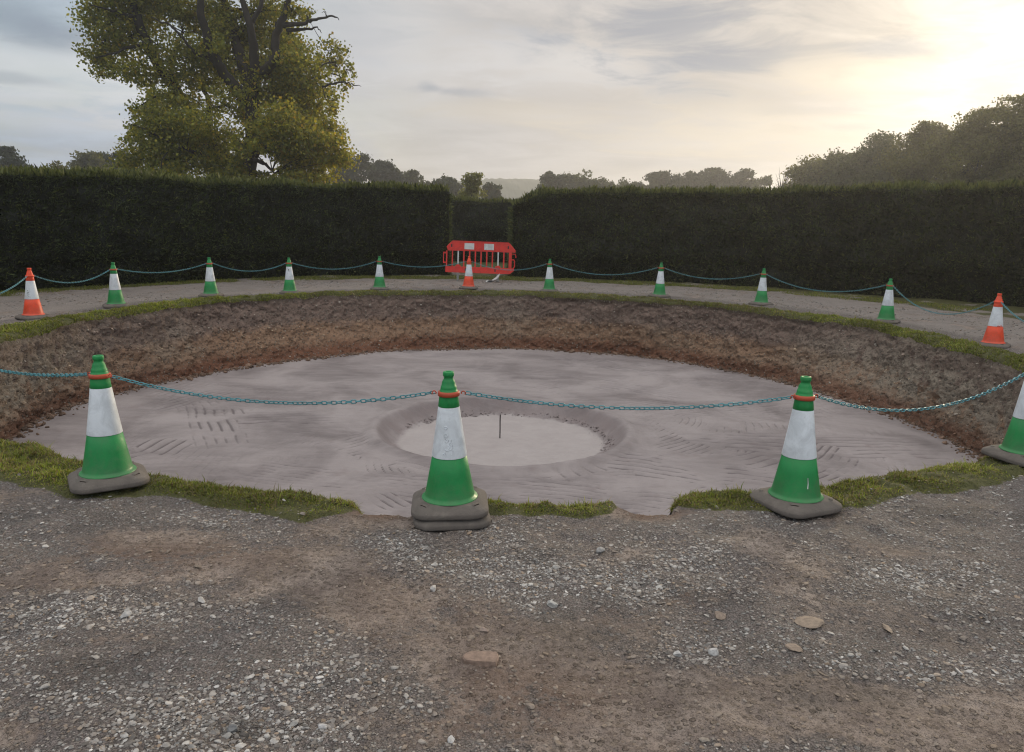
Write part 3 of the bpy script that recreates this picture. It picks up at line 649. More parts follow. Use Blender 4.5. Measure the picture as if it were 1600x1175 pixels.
for k, s in enumerate([
    (365, 1142, 17, .85, .7, (.17, .17, .17), 'dark rounded grey stone in a dark hollow near the bottom edge'),
    (678, 919, 20, .5, .45, (.42, .40, .38), 'pale oblong pebble above the flat tan slab'),
    (1060, 1023, 15, .8, .6, (.46, .45, .44), 'white rounded stone at the left end of a short row of pale stones'),
    (1115, 1016, 18, .8, .7, (.44, .43, .42), 'white angular stone at the right end of a short row of pale stones'),
    (1240, 1174 - 162, 26, .75, .22, (.26, .20, .155), 'flat tan stone right of the white stones'),
    (1265, 972, 44, .75, .12, (.25, .195, .15), 'long flat brown stone in line with other flat tan stones'),
    (1125, 956, 26, .7, .25, (.24, .185, .145), 'flat rounded brown stone below the grey gravel'),
    (757, 983, 16, .8, .3, (.26, .20, .17), 'small tan stone just above the flat slab'),
    (195, 965, 20, .7, .5, (.36, .35, .34), 'pale grey stone among the left gravel bank'),
    (315, 944, 17, .6, .5, (.40, .38, .36), 'whitish flat stone beside a dark clod'),
    (938, 861, 16, .8, .7, (.30, .29, .28), 'grey lump of stone in the gravel below the pit edge'),
    (1386, 982, 24, .45, .3, (.30, .235, .18), 'sandy tan stone tilted in the right hand gravel'),
    (505, 1135, 16, .6, .5, (.42, .41, .40), 'pale stone with a sharp corner in the lower left gravel'),
    (704, 1150, 14, .8, .8, (.48, .47, .46), 'white chip of stone next to the bottom edge'),
    (862, 940, 20, .6, .5, (.40, .39, .37), 'light stone at the top of the dark patch'),
]):
    one_stone(*s, seed=k, rz=k * 1.3)

# ------------------------------------------------------------------ grass
GREENS = np.array([[.185, .225, .034], [.245, .270, .046], [.135, .175, .034], [.290, .280, .080], [.31, .27, .12]])
def blades(P, hgt, wid, cols, g, lean=0.7, edge=None):
    n = len(P); az = g.uniform(0, 2 * math.pi, n); le = np.abs(g.normal(size=n)) * lean
    d = np.stack([np.cos(az) * np.sin(le), np.sin(az) * np.sin(le), np.cos(le)], 1)
    sd = np.stack([-np.sin(az + g.normal(size=n)), np.cos(az), np.zeros(n)], 1); sd /= np.linalg.norm(sd, axis=1)[:, None]
    m = P + d * hgt[:, None] * .55; t = P + d * hgt[:, None] * .95 + np.stack([np.cos(az), np.sin(az), -np.abs(le) * .6], 1) * (hgt * .35)[:, None]
    w = (sd * wid[:, None])
    V = np.stack([P - w, P + w, m + w * .8, m - w * .8, t], 1).reshape(-1, 3)
    i = np.arange(n) * 5; Q = np.stack([i, i + 1, i + 2, i + 3], 1); T = np.stack([i + 3, i + 2, i + 4], 1)
    return V, [Q, T], np.repeat(cols, 5, 0)
def build_grass():
    g = np.random.default_rng(33)
    acc = Acc()
    def strip(a0, a1, n, hmu, wid, brown):
        a = g.uniform(a0, a1, n); rr = rim_r(a); go = gout_r(a)
        s_ = g.uniform(-0.02, 1.08, n); r = rr - 0.01 + (go - rr) * s_
        t = np.radians(a); x = CX + r * np.cos(t); y = CY + r * np.sin(t)
        cl = fbm2(x * 5, y * 5, 4, 120); bare = fbm2(x * 2.3, y * 2.3, 3, 121)
        ok = (go - rr > 0.02) & (g.uniform(0, 1, n) < sstep(cl, 0.28, 0.52) * (1 - 0.6 * sstep(s_, 0.85, 1.08)) + 0.1)
        x, y, r, cl, bare, s_ = x[ok], y[ok], r[ok], cl[ok], bare[ok], s_[ok]; m = len(x)
        hh = np.clip(g.normal(hmu, hmu * .35, m) * (0.4 + 1.25 * cl) * (0.35 + 0.65 * np.clip((gout_r(np.degrees(np.arctan2(y - CY, x - CX))) - r) / .16, 0, 1)), .006, .12) * np.where(g.uniform(0, 1, m) < .04, 2.2, 1.0); z = height(x, y) - .006
        k = np.clip((fbm2(x * 1.4, y * 1.4, 3, 130) - .3) * 2.2, 0, 1)
        c = GREENS[g.choice(5, m, p=[.34, .28, .22, .10, .06])] * g.uniform(.7, 1.25, (m, 1))
        dry = (g.uniform(0, 1, m) < brown * (0.3 + bare))[:, None]; c = np.where(dry, np.array([.26, .20, .11]) * g.uniform(.4, 1.2, (m, 1)), c)
        c = c * (0.75 + 0.5 * k)[:, None]
        V, F, cc = blades(np.c_[x, y, z], hh, np.full(m, wid) * g.uniform(.7, 1.3, m), c, g, 0.85); acc.add(V, F, cc)
    strip(-125, -52, 140000, .020, .0028, .36)
    strip(-52, 30, 46000, .026, .005, .12)
    strip(30, 130, 26000, .026, .006, .50)
    strip(130, 235, 56000, .027, .005, .12)
    o = acc.build('grass', M_blade); setp(o, 'short mossy turf left as a ragged ring around the pit edge', 'grass', kind='stuff')
    acc = Acc(); n = 60000
    a = g.uniform(25, 215, n); r = g.uniform(9.4, 11.2, n) ; t = np.radians(a); x = CX + r * np.cos(t); y = CY + r * np.sin(t)
    L = layers(x, y); ok = (L['verge'] > g.uniform(0.2, 1, n)) & (fbm2(x * 2, y * 2, 3, 140) > .36); x, y = x[ok], y[ok]; m = len(x)
    c = GREENS[g.choice(5, m, p=[.30, .15, .25, .10, .20])] * g.uniform(.6, 1.0, (m, 1))
    V, F, cc = blades(np.c_[x, y, height(x, y) - .005], np.clip(g.normal(.045, .015, m), .01, .12), np.full(m, .006), c, g); acc.add(V, F, cc)
    o = acc.build('verge_grass', M_blade); setp(o, 'thin dull grass verge at the foot of the hedges', 'grass', kind='stuff')
build_grass()

# ------------------------------------------------------------------ hedges
def build_hedge(name, label, path, tops, thick, seed, ndens=900, depthn=0.10, back=True):
    """path: front foot points (n,2) ordered so that the inside (viewer's side) is on the right; tops: height per point"""
    g = np.random.default_rng(seed); path = np.asarray(path, float); tops = np.asarray(tops, float)
    seg = np.r_[0, np.cumsum(np.linalg.norm(np.diff(path, axis=0), axis=1))]; Ln = seg[-1]
    nu = max(int(Ln / 0.09), 8); u = np.linspace(0, Ln, nu)
    bx = np.interp(u, seg, path[:, 0]); by = np.interp(u, seg, path[:, 1]); tz = np.interp(u, seg, tops)
    tx = np.gradient(bx); ty = np.gradient(by); l = np.hypot(tx, ty); ox, oy = -ty / l, tx / l      # away from the viewer
    fr = np.linspace(0, 1, 26); profile = [(0.16 - 0.16 * math.sin(f * math.pi / 2) ** .7 if f < .25 else 0.0 + .10 * max(0, f - .6), f) for f in fr]
    P = [(o, f * 0.985) for o, f in profile] + [(.14 + .0, .995)] + [(o, 1.0) for o in np.linspace(.24, thick - .24, 9)] + [(thick - .1, .985)] + [(thick, f) for f in np.linspace(.95, 0, 9)]
    P = np.array(P); nv = len(P)
    O = np.repeat(P[None, :, 0], nu, 0); Z = P[None, :, 1] * tz[:, None]
    X = bx[:, None] + ox[:, None] * O; Y = by[:, None] + oy[:, None] * O
    # close the ends
    nx = np.zeros_like(X); U = np.repeat(u[:, None], nv, 1)
    tz_ = 0.10 * (fbm2(u * .9, u * 0 + seed, 3, seed) - .5) + .05 * (fbm2(u * 4, u * 0 + seed, 2, seed + 2) - .5); Z = Z * (1 + tz_[:, None] / 2.2)
    d = 0.26 * (fbm3(X * 1.3, Y * 1.3, Z * 1.3, 3, seed) - .5) + depthn * 1.8 * (fbm3(X * 3.6, Y * 3.6, Z * 3.6, 3, seed + 3) - .5)
    topw = (P[:, 1] > .99)[None]
    side = np.where(P[:, 0] > thick * .5, 1.0, -1.0)[None]
    X = X + np.where(topw, 0, ox[:, None] * d * side); Y = Y + np.where(topw, 0, oy[:, None] * d * side); Z = Z + np.where(topw, d * .8, 0) + np.where(P[None, :, 1] > .97, .03, 0)
    Z = np.maximum(Z, -0.02)
    V = np.stack([X, Y, Z], -1)
    root = empty(name, (bx.mean(), by.mean(), 0)); setp(root, label, 'hedge', 'clipped evergreen hedges around the track')
    Vl = (V - np.array([bx.mean(), by.mean(), 0])).reshape(-1, 3)
    F = [grid_faces(nu, nv), np.array([np.arange(nv)]), np.array([np.arange(nv)[::-1] + (nu - 1) * nv])]
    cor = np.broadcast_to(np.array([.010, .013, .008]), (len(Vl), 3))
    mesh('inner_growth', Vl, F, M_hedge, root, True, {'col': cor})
    # sprays of needles over the face and the top
    Vg = V - np.array([bx.mean(), by.mean(), 0]); A = np.linalg.norm(np.cross(Vg[1:, :-1] - Vg[:-1, :-1], Vg[:-1, 1:] - Vg[:-1, :-1]), axis=-1)
    dens = np.full(nv - 1, 1.0); dens[P[:-1, 1] > .93] = 2.2; dens[(P[:-1, 0] > thick * .8)] = .25 if back else 0
    w = (A * dens[None]).ravel(); n = int(w.sum() * ndens); pick = g.choice(len(w), n, p=w / w.sum()); iu, iv = np.unravel_index(pick, A.shape)
    a, b = g.uniform(0, 1, (n, 1)), g.uniform(0, 1, (n, 1))
    Q = Vg[iu, iv] * (1 - a) * (1 - b) + Vg[iu + 1, iv] * a * (1 - b) + Vg[iu, iv + 1] * (1 - a) * b + Vg[iu + 1, iv + 1] * a * b
    nor = np.cross(Vg[iu + 1, iv] - Vg[iu, iv], Vg[iu, iv + 1] - Vg[iu, iv]); nor /= np.linalg.norm(nor, axis=1)[:, None] + 1e-9
    mid = Vg[iu].mean(1) ; sgn = np.sign(((Q - mid) * nor).sum(1))[:, None]; nor = nor * sgn
    istop = (P[iv, 1] > .955)
    dirs = nor * .8 + rand_dirs(n, g) * .8 + np.array([0, 0, .5]); dirs[istop] = rand_dirs(istop.sum(), g) * .55 + np.array([0, 0, 1.0])
    dirs /= np.linalg.norm(dirs, axis=1)[:, None]
    ln = np.clip(g.normal(.050, .016, n), .015, .12); ln[istop] *= g.choice([.85, 1.15, 1.8], istop.sum(), p=[.5, .35, .15])
    sd = np.cross(dirs, rand_dirs(n, g)); sd /= np.linalg.norm(sd, axis=1)[:, None] + 1e-9
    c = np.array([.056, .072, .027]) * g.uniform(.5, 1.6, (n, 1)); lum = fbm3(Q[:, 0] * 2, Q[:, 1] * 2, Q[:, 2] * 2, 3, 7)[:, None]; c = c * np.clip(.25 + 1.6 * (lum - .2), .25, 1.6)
    new = (g.uniform(0, 1, n) < np.where(istop, .75, .09))[:, None]; c = np.where(new, np.array([.105, .115, .034]) * g.uniform(.7, 1.4, (n, 1)), c)  # lighter olive mostly on top: sky light put into the needle colour
    # the two clipped ends
    for e in (0, nu - 1):
        m_ = int(tz[e] * thick * ndens * 1.7); tn = np.array([tx[e] / l[e], ty[e] / l[e], 0]) * (-1 if e == 0 else 1)
        o_ = g.uniform(0, thick, m_); zc = g.uniform(0, .98, m_) * tz[e]
        q_ = np.c_[bx[e] + ox[e] * o_ - bx.mean(), by[e] + oy[e] * o_ - by.mean(), zc] + tn * g.normal(.02, .03, (m_, 1))
        d_ = tn * .8 + rand_dirs(m_, g) * .8 + np.array([0, 0, .5]); d_ /= np.linalg.norm(d_, axis=1)[:, None]
        s_ = np.cross(d_, rand_dirs(m_, g)); s_ /= np.linalg.norm(s_, axis=1)[:, None] + 1e-9
        c_ = np.where((g.uniform(0, 1, m_) < .3)[:, None], np.array([.105, .115, .034]), np.array([.056, .072, .027])) * g.uniform(.6, 1.4, (m_, 1))  # more light needles than on the face: skylight painted into the ends
        Q = np.r_[Q, q_]; dirs = np.r_[dirs, d_]; sd = np.r_[sd, s_]; c = np.r_[c, c_]; ln = np.r_[ln, np.clip(g.normal(.05, .016, m_), .015, .12)]
    Vq, Fq = quads_from(Q + dirs * (ln * .55)[:, None], dirs * ln[:, None], sd * (ln * .22)[:, None])
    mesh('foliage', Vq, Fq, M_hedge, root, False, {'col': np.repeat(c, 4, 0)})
def arc(a0, a1, rtab, n=60):
    a = np.linspace(a0, a1, n); A = [p[0] for p in rtab]; r = np.interp(a, A, [p[1] for p in rtab])
    return np.c_[CX + r * np.cos(np.radians(a)), CY + r * np.sin(np.radians(a))], a
def top_heights(path, pts):
    """heights of the hedge top where the photograph shows them"""
    az = [math.atan2(*reversed(ray(x, y).xy)) for x, y in pts]
    z = []; A = []
    pa = np.arctan2(path[:, 1], path[:, 0]); pr = np.hypot(path[:, 0], path[:, 1])
    o = np.argsort(pa)
    for (x, y), q in zip(pts, az):
        d = ray(x, y); dist = np.interp(q, pa[o], pr[o]) + .12; z.append(EYE + d.z / math.hypot(d.x, d.y) * dist); A.append(q)
    o2 = np.argsort(A); zz = np.interp(pa, np.array(A)[o2], np.array(z)[o2]); return zz - .06
HR = [(-30, 11.6), (26, 12.4), (38, 11.8), (58, 11.6), (71, 11.3), (90, 11.15), (99, 11.5), (108, 11.25), (122, 11.1), (141, 10.5), (157, 10.9), (215, 11.2)]
p1, _ = arc(214, 98.8, HR, 90)
build_hedge('hedge', 'long tall dark clipped hedge left of the opening, below the big tree', p1, top_heights(p1, [(0, 268), (120, 272), (300, 281), (450, 286), (600, 292), (700, 297)]), 1.5, 41, 950)
p2, _ = arc(89.6, -34, HR, 90)
t2 = top_heights(p2, [(772, 334), (800, 320), (838, 305), (880, 299), (1000, 299), (1130, 300), (1260, 297), (1400, 293), (1600, 287)])
build_hedge('hedge', 'tall dark clipped hedge right of the opening, below the wooded slope', p2, t2, 1.5, 42, 950)
build_hedge('hedge', 'short stretch of hedge set back behind the red barrier', np.array([[-5.5, 30.0], [-1, 30.2], [4.5, 29.8]]), [2.36, 2.30, 2.30], 1.3, 43, 600)

# ------------------------------------------------------------------ trees
def far_tree(name, label, px, topy, hw, Y, kind='round', seed=0, col=(.035, .045, .018), n=2600, leaf=0.17, base_z=0.0, group='trees beyond the hedges', low=0.22, spread=1.0, open_=0.0):
    g = np.random.default_rng(900 + seed)
    top = at(px, topy, Y); s = Y / FPX; H = top[2] - base_z; Rw = hw * s
    Rw *= 1.30 if kind in ('round', 'flat') else 1.0; root = empty(name, (top[0], Y, base_z)); setp(root, label, 'tree', group)
    # trunk and limbs
    acc = Acc(); tr = max(0.05 * Rw, 0.05 * H * .6)
    ctrl = np.array([[0, 0, -.1], [.02 * H * g.normal(), .02 * H * g.normal(), H * .3], [.04 * H * g.normal(), .03 * H * g.normal(), H * .62], [.05 * H * g.normal(), 0, H * .88]])
    acc.add(*tube(ctrl, [tr * 1.2, tr, tr * .6, tr * .2], 7))
    C = []
    nb = {'round': 15, 'flat': 15, 'cone': 12, 'shrub': 13, 'ivy': 9}[kind]
    for k in range(nb):
        az = k * 2.4 + g.uniform(-.5, .5); f = (k + .5) / nb
        if kind == 'round': zf = low + (.86 - low) * f ** .6; rr = Rw * .95 * (1 - f ** 4.0 * .5) * g.uniform(.2, 1.0) ** .5
        elif kind == 'flat': zf = low + (.95 - low) * f ** .7; rr = Rw * (.45 + .5 * f) * g.uniform(.4, 1.0)
        elif kind == 'cone': zf = low + (1 - low) * f; rr = Rw * (1.02 - .85 * f) * g.uniform(.6, 1.0)
        elif kind == 'shrub': zf = .15 + .8 * f; rr = Rw * (1 - f ** 2.5) * g.uniform(.4, 1)
        else: zf = .1 + .62 * f; rr = Rw * .22 * g.uniform(.2, 1.2)
        c = np.array([rr * math.cos(az) * .78, rr * math.sin(az) * .78, H * min(zf, .93)]); C.append(c)
        z0 = H * max(.15, zf - .25 * g.uniform(.6, 1.2)); st = np.array([np.interp(z0, ctrl[:, 2], ctrl[:, 0]), np.interp(z0, ctrl[:, 2], ctrl[:, 1]), z0])
        acc.add(*tube([st, (st + c) / 2 + np.array([0, 0, .06 * H * g.uniform(-.3, 1)]), c + (c - st) * .12], [tr * .45, tr * .28, tr * .08], 5))
    if kind == 'ivy':
        for k in range(26):
            z0 = H * g.uniform(.45, .72); az = g.uniform(0, 6.3); e = np.array([Rw * math.cos(az) * g.uniform(.4, 1), Rw * math.sin(az) * g.uniform(.4, 1), H * g.uniform(.7, 1.0)])
            st = np.array([0, 0, z0]); acc.add(*tube([st, st * .5 + e * .5 + np.array([0, 0, .05 * H]), e], [.05, .03, .012], 4))
    acc.build('trunk', M_bark, root, True)
    # crown: leaf clumps at the limb ends, with gaps between them
    C = np.array(C); rad = Rw * {'round': .50, 'flat': .40, 'cone': .36, 'shrub': .58, 'ivy': .26}[kind] * spread * g.uniform(.7, 1.25, (len(C), 1))[:, 0]
    n = int(n * 4.2); k = g.integers(0, len(C), n); ns_ = 7; SC = np.repeat(np.arange(len(C)), ns_); SO = rand_dirs(len(SC), g) * g.uniform(.45, 1.0, (len(SC), 1)); k = g.integers(0, len(SC), n); sl_ = k; k = SC[k]; q = g.uniform(0, 1, n) ** .5
    P = C[k] + (SO[sl_] * .80 + rand_dirs(n, g) * (q * .50)[:, None]) * rad[k][:, None] * np.array([1.0, 1.0, .74]); P += g.normal(size=P.shape) * .035 * Rw
    ns = fbm3(P[:, 0] / (Rw * .22) + seed * 3, P[:, 1] / (Rw * .22), P[:, 2] / (Rw * .22), 2, seed)
    ok = (ns > .34 + open_) & (P[:, 2] < H * 1.01); P = P[ok]; n = len(P)
    d = rand_dirs(n, g); e = np.cross(d, rand_dirs(n, g)); e /= np.linalg.norm(e, axis=1)[:, None] + 1e-9
    ls = leaf * g.uniform(.6, 1.4, n)
    cc = np.array(col) * g.uniform(.6, 1.45, (n, 1)) * (0.75 + .5 * g.uniform(0, 1, (len(C), 1)))[k[ok]]
    V, F = quads_from(P, d * ls[:, None], e * (ls * .62)[:, None])
    mesh('crown', V, F, M_leaf, root, False, {'col': np.repeat(cc, 4, 0)})
GRN = (.060, .070, .028); DK = (.030, .040, .018); OLV = (.105, .105, .036)
for k, t in enumerate([
    ('tree', 'dark bushy tree at the far left above the hedge', 10, 230, 44, 95, 'shrub', DK, 3600),
    ('tree', 'olive tree with a gap in its crown left of the big tree', 140, 229, 27, 100, 'round', OLV, 2200),
    ('tree', 'dark dense tree tucked against the left of the big tree', 174, 228, 27, 104, 'round', DK, 3200),
    ('shrub', 'low thin twiggy shrub showing just above the left hedge', 92, 252, 26, 85, 'shrub', OLV, 700),
    ('tree', 'dark grey spreading tree just right of the big tree', 543, 240, 36, 120, 'flat', DK, 2800),
    ('tree', 'tall pointed one of the trees right of the big tree', 598, 243, 24, 128, 'round', DK, 2600),
    ('tree', 'rounded tree at the right end of the group by the big tree', 634, 259, 27, 130, 'round', GRN, 2600),
    ('tree', 'small low tree between two groups left of the opening', 668, 277, 14, 130, 'round', GRN, 1000),
    ('tree', 'lone round dark tree left of the pale yellow shrub', 696, 268, 21, 118, 'round', DK, 2200),
    ('shrub', 'pale yellow green feathery shrub above the hedge opening', 738, 270, 27, 55, 'shrub', (.155, .160, .060), 2800),
    ('tree', 'small dark tree right of the pale yellow shrub', 771, 280, 17, 112, 'round', DK, 1500),
    ('tree', 'broad dark tree right of the far hill', 868, 264, 23, 132, 'round', DK, 2600),
    ('tree', 'domed tree second in the group right of the far hill', 908, 266, 28, 135, 'round', GRN, 2500),
    ('tree', 'lowest tree at the end of the group right of the far hill', 952, 274, 30, 135, 'round', GRN, 3000),
    ('tree', 'small round tree standing alone in the middle of the right skyline', 1003, 279, 26, 140, 'round', GRN, 2600),
    ('tree', 'wide flat topped tree in the right skyline', 1050, 270, 36, 145, 'flat', DK, 3600),
    ('tree', 'tall narrow tree rising out of the right skyline', 1091, 262, 19, 146, 'round', DK, 2800),
    ('tree', 'open spreading tree just right of the tall narrow tree', 1133, 264, 33, 145, 'flat', DK, 3600),
    ('tree', 'airy tree with see-through crown before the bare ivy clad trees', 1174, 272, 26, 145, 'flat', GRN, 2200),
    ('ivy_clad_tree', 'taller bare topped tree wrapped in dark ivy', 1224, 260, 15, 110, 'ivy', DK, 1100),
    ('ivy_clad_tree', 'shorter bare topped tree wrapped in ivy beside the wood', 1243, 268, 12, 108, 'ivy', DK, 900),
    ('tree', 'lowest leftmost tree of the wood rising to the right', 1288, 238, 46, 88, 'round', OLV, 5200),
    ('tree', 'second tree of the rising wood with feathery top', 1342, 224, 52, 84, 'round', GRN, 6500),
    ('tree', 'round topped tree in the middle of the rising wood', 1398, 203, 54, 80, 'round', GRN, 7000),
    ('tree', 'broad olive tree before the highest part of the wood', 1462, 192, 66, 66, 'shrub', OLV, 9500),
    ('tree', 'large sunlit tree near the right edge of the wood', 1535, 174, 74, 60, 'shrub', OLV, 11500),
    ('tree', 'highest tree of the wood cut by the right edge', 1612, 154, 88, 56, 'shrub', OLV, 13000),
]):
    nm, lb, px, ty, hw, Y, kd, cl, n = t
    far_tree(nm, lb, px, ty, hw, Y, kd, k, cl, n, leaf=.0017 * Y, open_=.05 if 'airy' in lb or 'gap' in lb else 0)

def big_tree():
    g = np.random.default_rng(77); Y0 = 40.0; s = Y0 / FPX
    base = at(388, 335, Y0); base[2] = 0
    root = empty('broadleaf_tree', tuple(base)); setp(root, 'very large tree with dark limbs and yellow green autumn leaves behind the left hedge', 'tree')
    def pt(px, py, dy=0.0): return at(px, py, Y0 + dy) - base
    limbs = [  # (pixel x, pixel y, radius in metres, depth offset)
        [(388, 345, .62, 0), (386, 285, .50, 0), (389, 255, .46, 0), (397, 215, .44, 0), (396, 180, .44, 0), (392, 150, .42, 0)],
        [(396, 165, .40, 0), (372, 143, .34, -.4), (352, 118, .30, -.9), (338, 95, .27, -1.2), (325, 62, .24, -1.6), (316, 30, .20, -2), (312, -20, .16, -2.2), (300, -90, .08, -2.5)],
        [(393, 155, .40, 0), (388, 120, .33, .5), (375, 85, .30, .9), (364, 52, .26, 1.2), (352, 15, .22, 1.5), (345, -40, .16, 1.8), (350, -120, .06, 2)],
        [(394, 150, .36, 0), (400, 115, .30, -.5), (396, 70, .24, -.8), (391, 40, .20, -1), (380, 8, .16, -1), (372, -40, .08, -1)],
        [(391, 40, .15, -1), (404, 18, .13, -1), (412, -10, .11, -1), (420, -60, .06, -1)],
        [(400, 120, .30, -.3), (418, 108, .26, -.8), (432, 90, .24, -1.2), (430, 60, .22, -1.2), (443, 28, .18, -1.4), (450, 0, .15, -1.5), (452, -60, .08, -1.6)],
        [(436, 40, .16, -1.3), (460, 38, .12, -1.4), (480, 36, .10, -1.5), (487, 30, .085, -1.5), (510, 26, .06, -1.6), (524, 25, .045, -1.6), (530, 31, .02, -1.6)],
        [(510, 26, .035, -1.6), (509, 20, .025, -1.6), (505, 18, .012, -1.6)],
        [(450, 47, .11, -1.2), (475, 45, .08, -1.2), (497, 42, .04, -1.2), (502, 52, .012, -1.2)],
        [(388, 262, .30, 0), (352, 245, .28, .8), (322, 215, .28, 1.4), (300, 180, .28, 1.6), (277, 145, .30, 1.2), (258, 118, .30, .9), (240, 90, .29, .5), (226, 60, .27, .2), (216, 30, .24, 0), (205, -5, .20, 0), (190, -70, .08, 0)],
        [(270, 130, .18, 1), (268, 105, .17, 1.2), (272, 80, .13, 1.6), (285, 50, .08, 2)],
        [(325, 215, .22, 1.4), (330, 180, .18, 2), (322, 140, .14, 2.4), (315, 110, .08, 2.6)],
        [(397, 205, .20, 0), (440, 165, .15, -1.6), (470, 145, .13, -2.4), (498, 123, .11, -2.8), (513, 118, .10, -2.8), (518, 105, .07, -2.8), (523, 98, .05, -2.8), (545, 99, .02, -2.8)],
        [(505, 135, .06, -2.6), (520, 130, .055, -2.7), (540, 128, .045, -2.7), (550, 132, .03, -2.7), (564, 135, .012, -2.7)],
        [(523, 98, .035, -2.8), (505, 100, .03, -2.8), (500, 106, .012, -2.8)],
        [(396, 215, .20, 0), (425, 205, .15, -1), (470, 200, .10, -2), (510, 208, .05, -2.6), (530, 215, .02, -2.8)],
        [(390, 245, .16, 0), (410, 255, .10, -.6), (430, 270, .05, -1)],
        [(392, 240, .14, 0), (440, 232, .10, -2), (500, 236, .06, -3), (535, 250, .02, -3.4)],
        [(350, 245, .14, .8), (310, 240, .12, -1), (270, 225, .08, -2), (230, 205, .04, -2.6), (208, 195, .015, -2.8)],
        [(230, 70, .12, .2), (200, 75, .09, -.4), (170, 85, .06, -.8), (145, 90, .02, -1)],
        [(216, 30, .12, 0), (190, 20, .09, -.6), (160, 12, .05, -1), (140, 8, .02, -1.2)],
        [(258, 118, .11, .9), (225, 118, .08, .6), (190, 112, .05, .4), (155, 120, .02, .2)],
        [(340, 100, .12, -1.2), (300, 80, .09, -1.6), (270, 40, .06, -1.8), (236, 26, .03, -1.8)],
    ]
    acc = Acc(); nodes = []
    for L in limbs:
        fl_ = -1.0 if L[0][:2] in ((397, 205), (396, 215), (392, 240)) else 1.0
        P = np.array([pt(a, b, d * fl_) for a, b, r, d in L]); r = np.array([q[2] for q in L]) * .88; t = np.arange(len(P)); tt = np.linspace(0, len(P) - 1, (len(P) - 1) * 4 + 1)
        Q = np.stack([np.interp(tt, t, P[:, k]) for k in range(3)], 1)
        Q[1:-1] = (Q[:-2] + 2 * Q[1:-1] + Q[2:]) / 4; Q += g.normal(size=Q.shape) * .03; rr = np.interp(tt, t, r)
        Q[0] -= (Q[1] - Q[0]) * .4
        acc.add(*tube(Q, rr, 9 if r[0] > .2 else 6)); nodes += [(*q, w) for q, w in zip(Q, rr)]
    nodes = np.array(nodes)
    clumps = [(150, 20, 30, 24, .8), (182, 28, 34, 26, 1), (165, 68, 32, 17, .9), (200, 58, 34, 22, .9), (148, 88, 20, 13, .7), (178, 96, 32, 12, .9), (207, 110, 32, 14, .9), (232, 126, 22, 12, .9), (160, 118, 16, 9, .4), (236, 28, 30, 26, 1), (250, 74, 22, 18, .8), (264, 12, 34, 18, .9), (165, -10, 36, 20, 1), (215, -10, 40, 22, 1),
              (298, 24, 26, 22, 1), (322, 58, 28, 24, 1.1), (330, 14, 28, 20, 1.1), (302, 88, 34, 22, 1.1), (288, 118, 28, 18, .9), (332, 98, 24, 18, .8), (352, 82, 26, 20, 1.1), (374, 42, 28, 22, 1), (410, 58, 32, 18, 1), (424, 14, 28, 18, .8), (447, 52, 22, 20, 1), (458, 14, 18, 14, .7), (478, 22, 14, 14, .4),
              (440, 86, 34, 24, 1.2), (470, 100, 28, 24, 1.2), (430, 118, 30, 22, 1.1), (480, 130, 32, 24, 1.2), (456, 150, 34, 24, 1.3), (424, 152, 26, 18, 1), (502, 94, 22, 18, .45), (522, 72, 20, 18, .40), (526, 104, 18, 14, .40), (536, 126, 14, 12, .35), (512, 150, 20, 14, .6), (545, 110, 8, 10, .3),
              (440, 190, 34, 22, 1.2), (480, 184, 34, 22, 1.2), (508, 200, 24, 14, .9), (460, 220, 38, 22, 1.3), (502, 226, 32, 14, .9), (434, 226, 26, 16, 1), (480, 256, 34, 20, 1.3), (516, 246, 28, 14, 1), (452, 246, 24, 13, 1), (474, 278, 40, 12, 1.2), (532, 252, 14, 9, .7), (522, 172, 14, 8, .5), (528, 218, 12, 10, .5), (430, 288, 22, 10, .9),
              (250, 152, 26, 14, .9), (280, 160, 34, 18, 1.1), (234, 176, 22, 12, .9), (252, 192, 32, 18, 1.1), (300, 190, 34, 18, 1), (338, 182, 22, 14, .45), (218, 216, 20, 12, .6), (262, 220, 36, 18, 1.2), (312, 226, 38, 18, 1.1), (350, 216, 26, 16, .8), (230, 250, 36, 18, 1.2), (290, 256, 40, 18, 1.2), (340, 252, 28, 18, 1), (208, 272, 32, 11, 1.1), (372, 262, 13, 18, .9), (358, 278, 28, 10, 1.1), (402, 276, 16, 9, .5), (250, 282, 40, 10, 1.2), (210, 196, 8, 5, .4), (208, 172, 6, 4, .3),
              (385, 68, 22, 22, .8), (405, 30, 22, 20, .8), (436, 26, 16, 18, .7), (348, 40, 20, 22, .9), (330, 75, 18, 18, .8), (400, 130, 16, 16, .8), (384, 178, 20, 18, .8), (358, 150, 22, 16, .8), (338, 130, 24, 18, 1), (408, 200, 20, 14, .9), (364, 112, 20, 18, .8), (398, 98, 20, 18, .8), (412, 228, 12, 10, .7), (378, 226, 16, 16, .8), (376, 130, 10, 10, .6),
              (200, -55, 60, 34, 1), (300, -60, 70, 40, 1), (400, -50, 60, 34, 1), (350, -130, 90, 50, .9), (250, -120, 70, 40, .8), (440, -100, 50, 40, .7)]
    leaves = []; cols = []
    LC = np.array([[.215, .228, .046], [.280, .268, .048], [.145, .165, .042], [.380, .325, .050], [.380, .265, .055]])
    for (x, y, rx, ry, d) in clumps:
        dy = (g.uniform(-1.6, 3.6) if y < 190 else g.uniform(-3.0, 1.5)) * (1 if abs(x - 340) < 120 else .6)
        c = pt(x, y, dy)
        dist = np.linalg.norm(nodes[:, :3] - c, axis=1) + (nodes[:, 2] > c[2] + 1) * 2; i = dist.argmin(); st = nodes[i, :3]
        if dist[i] > .5:
            mid = (st + c) / 2 + g.normal(size=3) * .12 + np.array([0, 0, .15]); w = min(.085, nodes[i, 3] * .5)
            acc.add(*tube([st, mid, c], [w, w * .7, w * .3], 5))
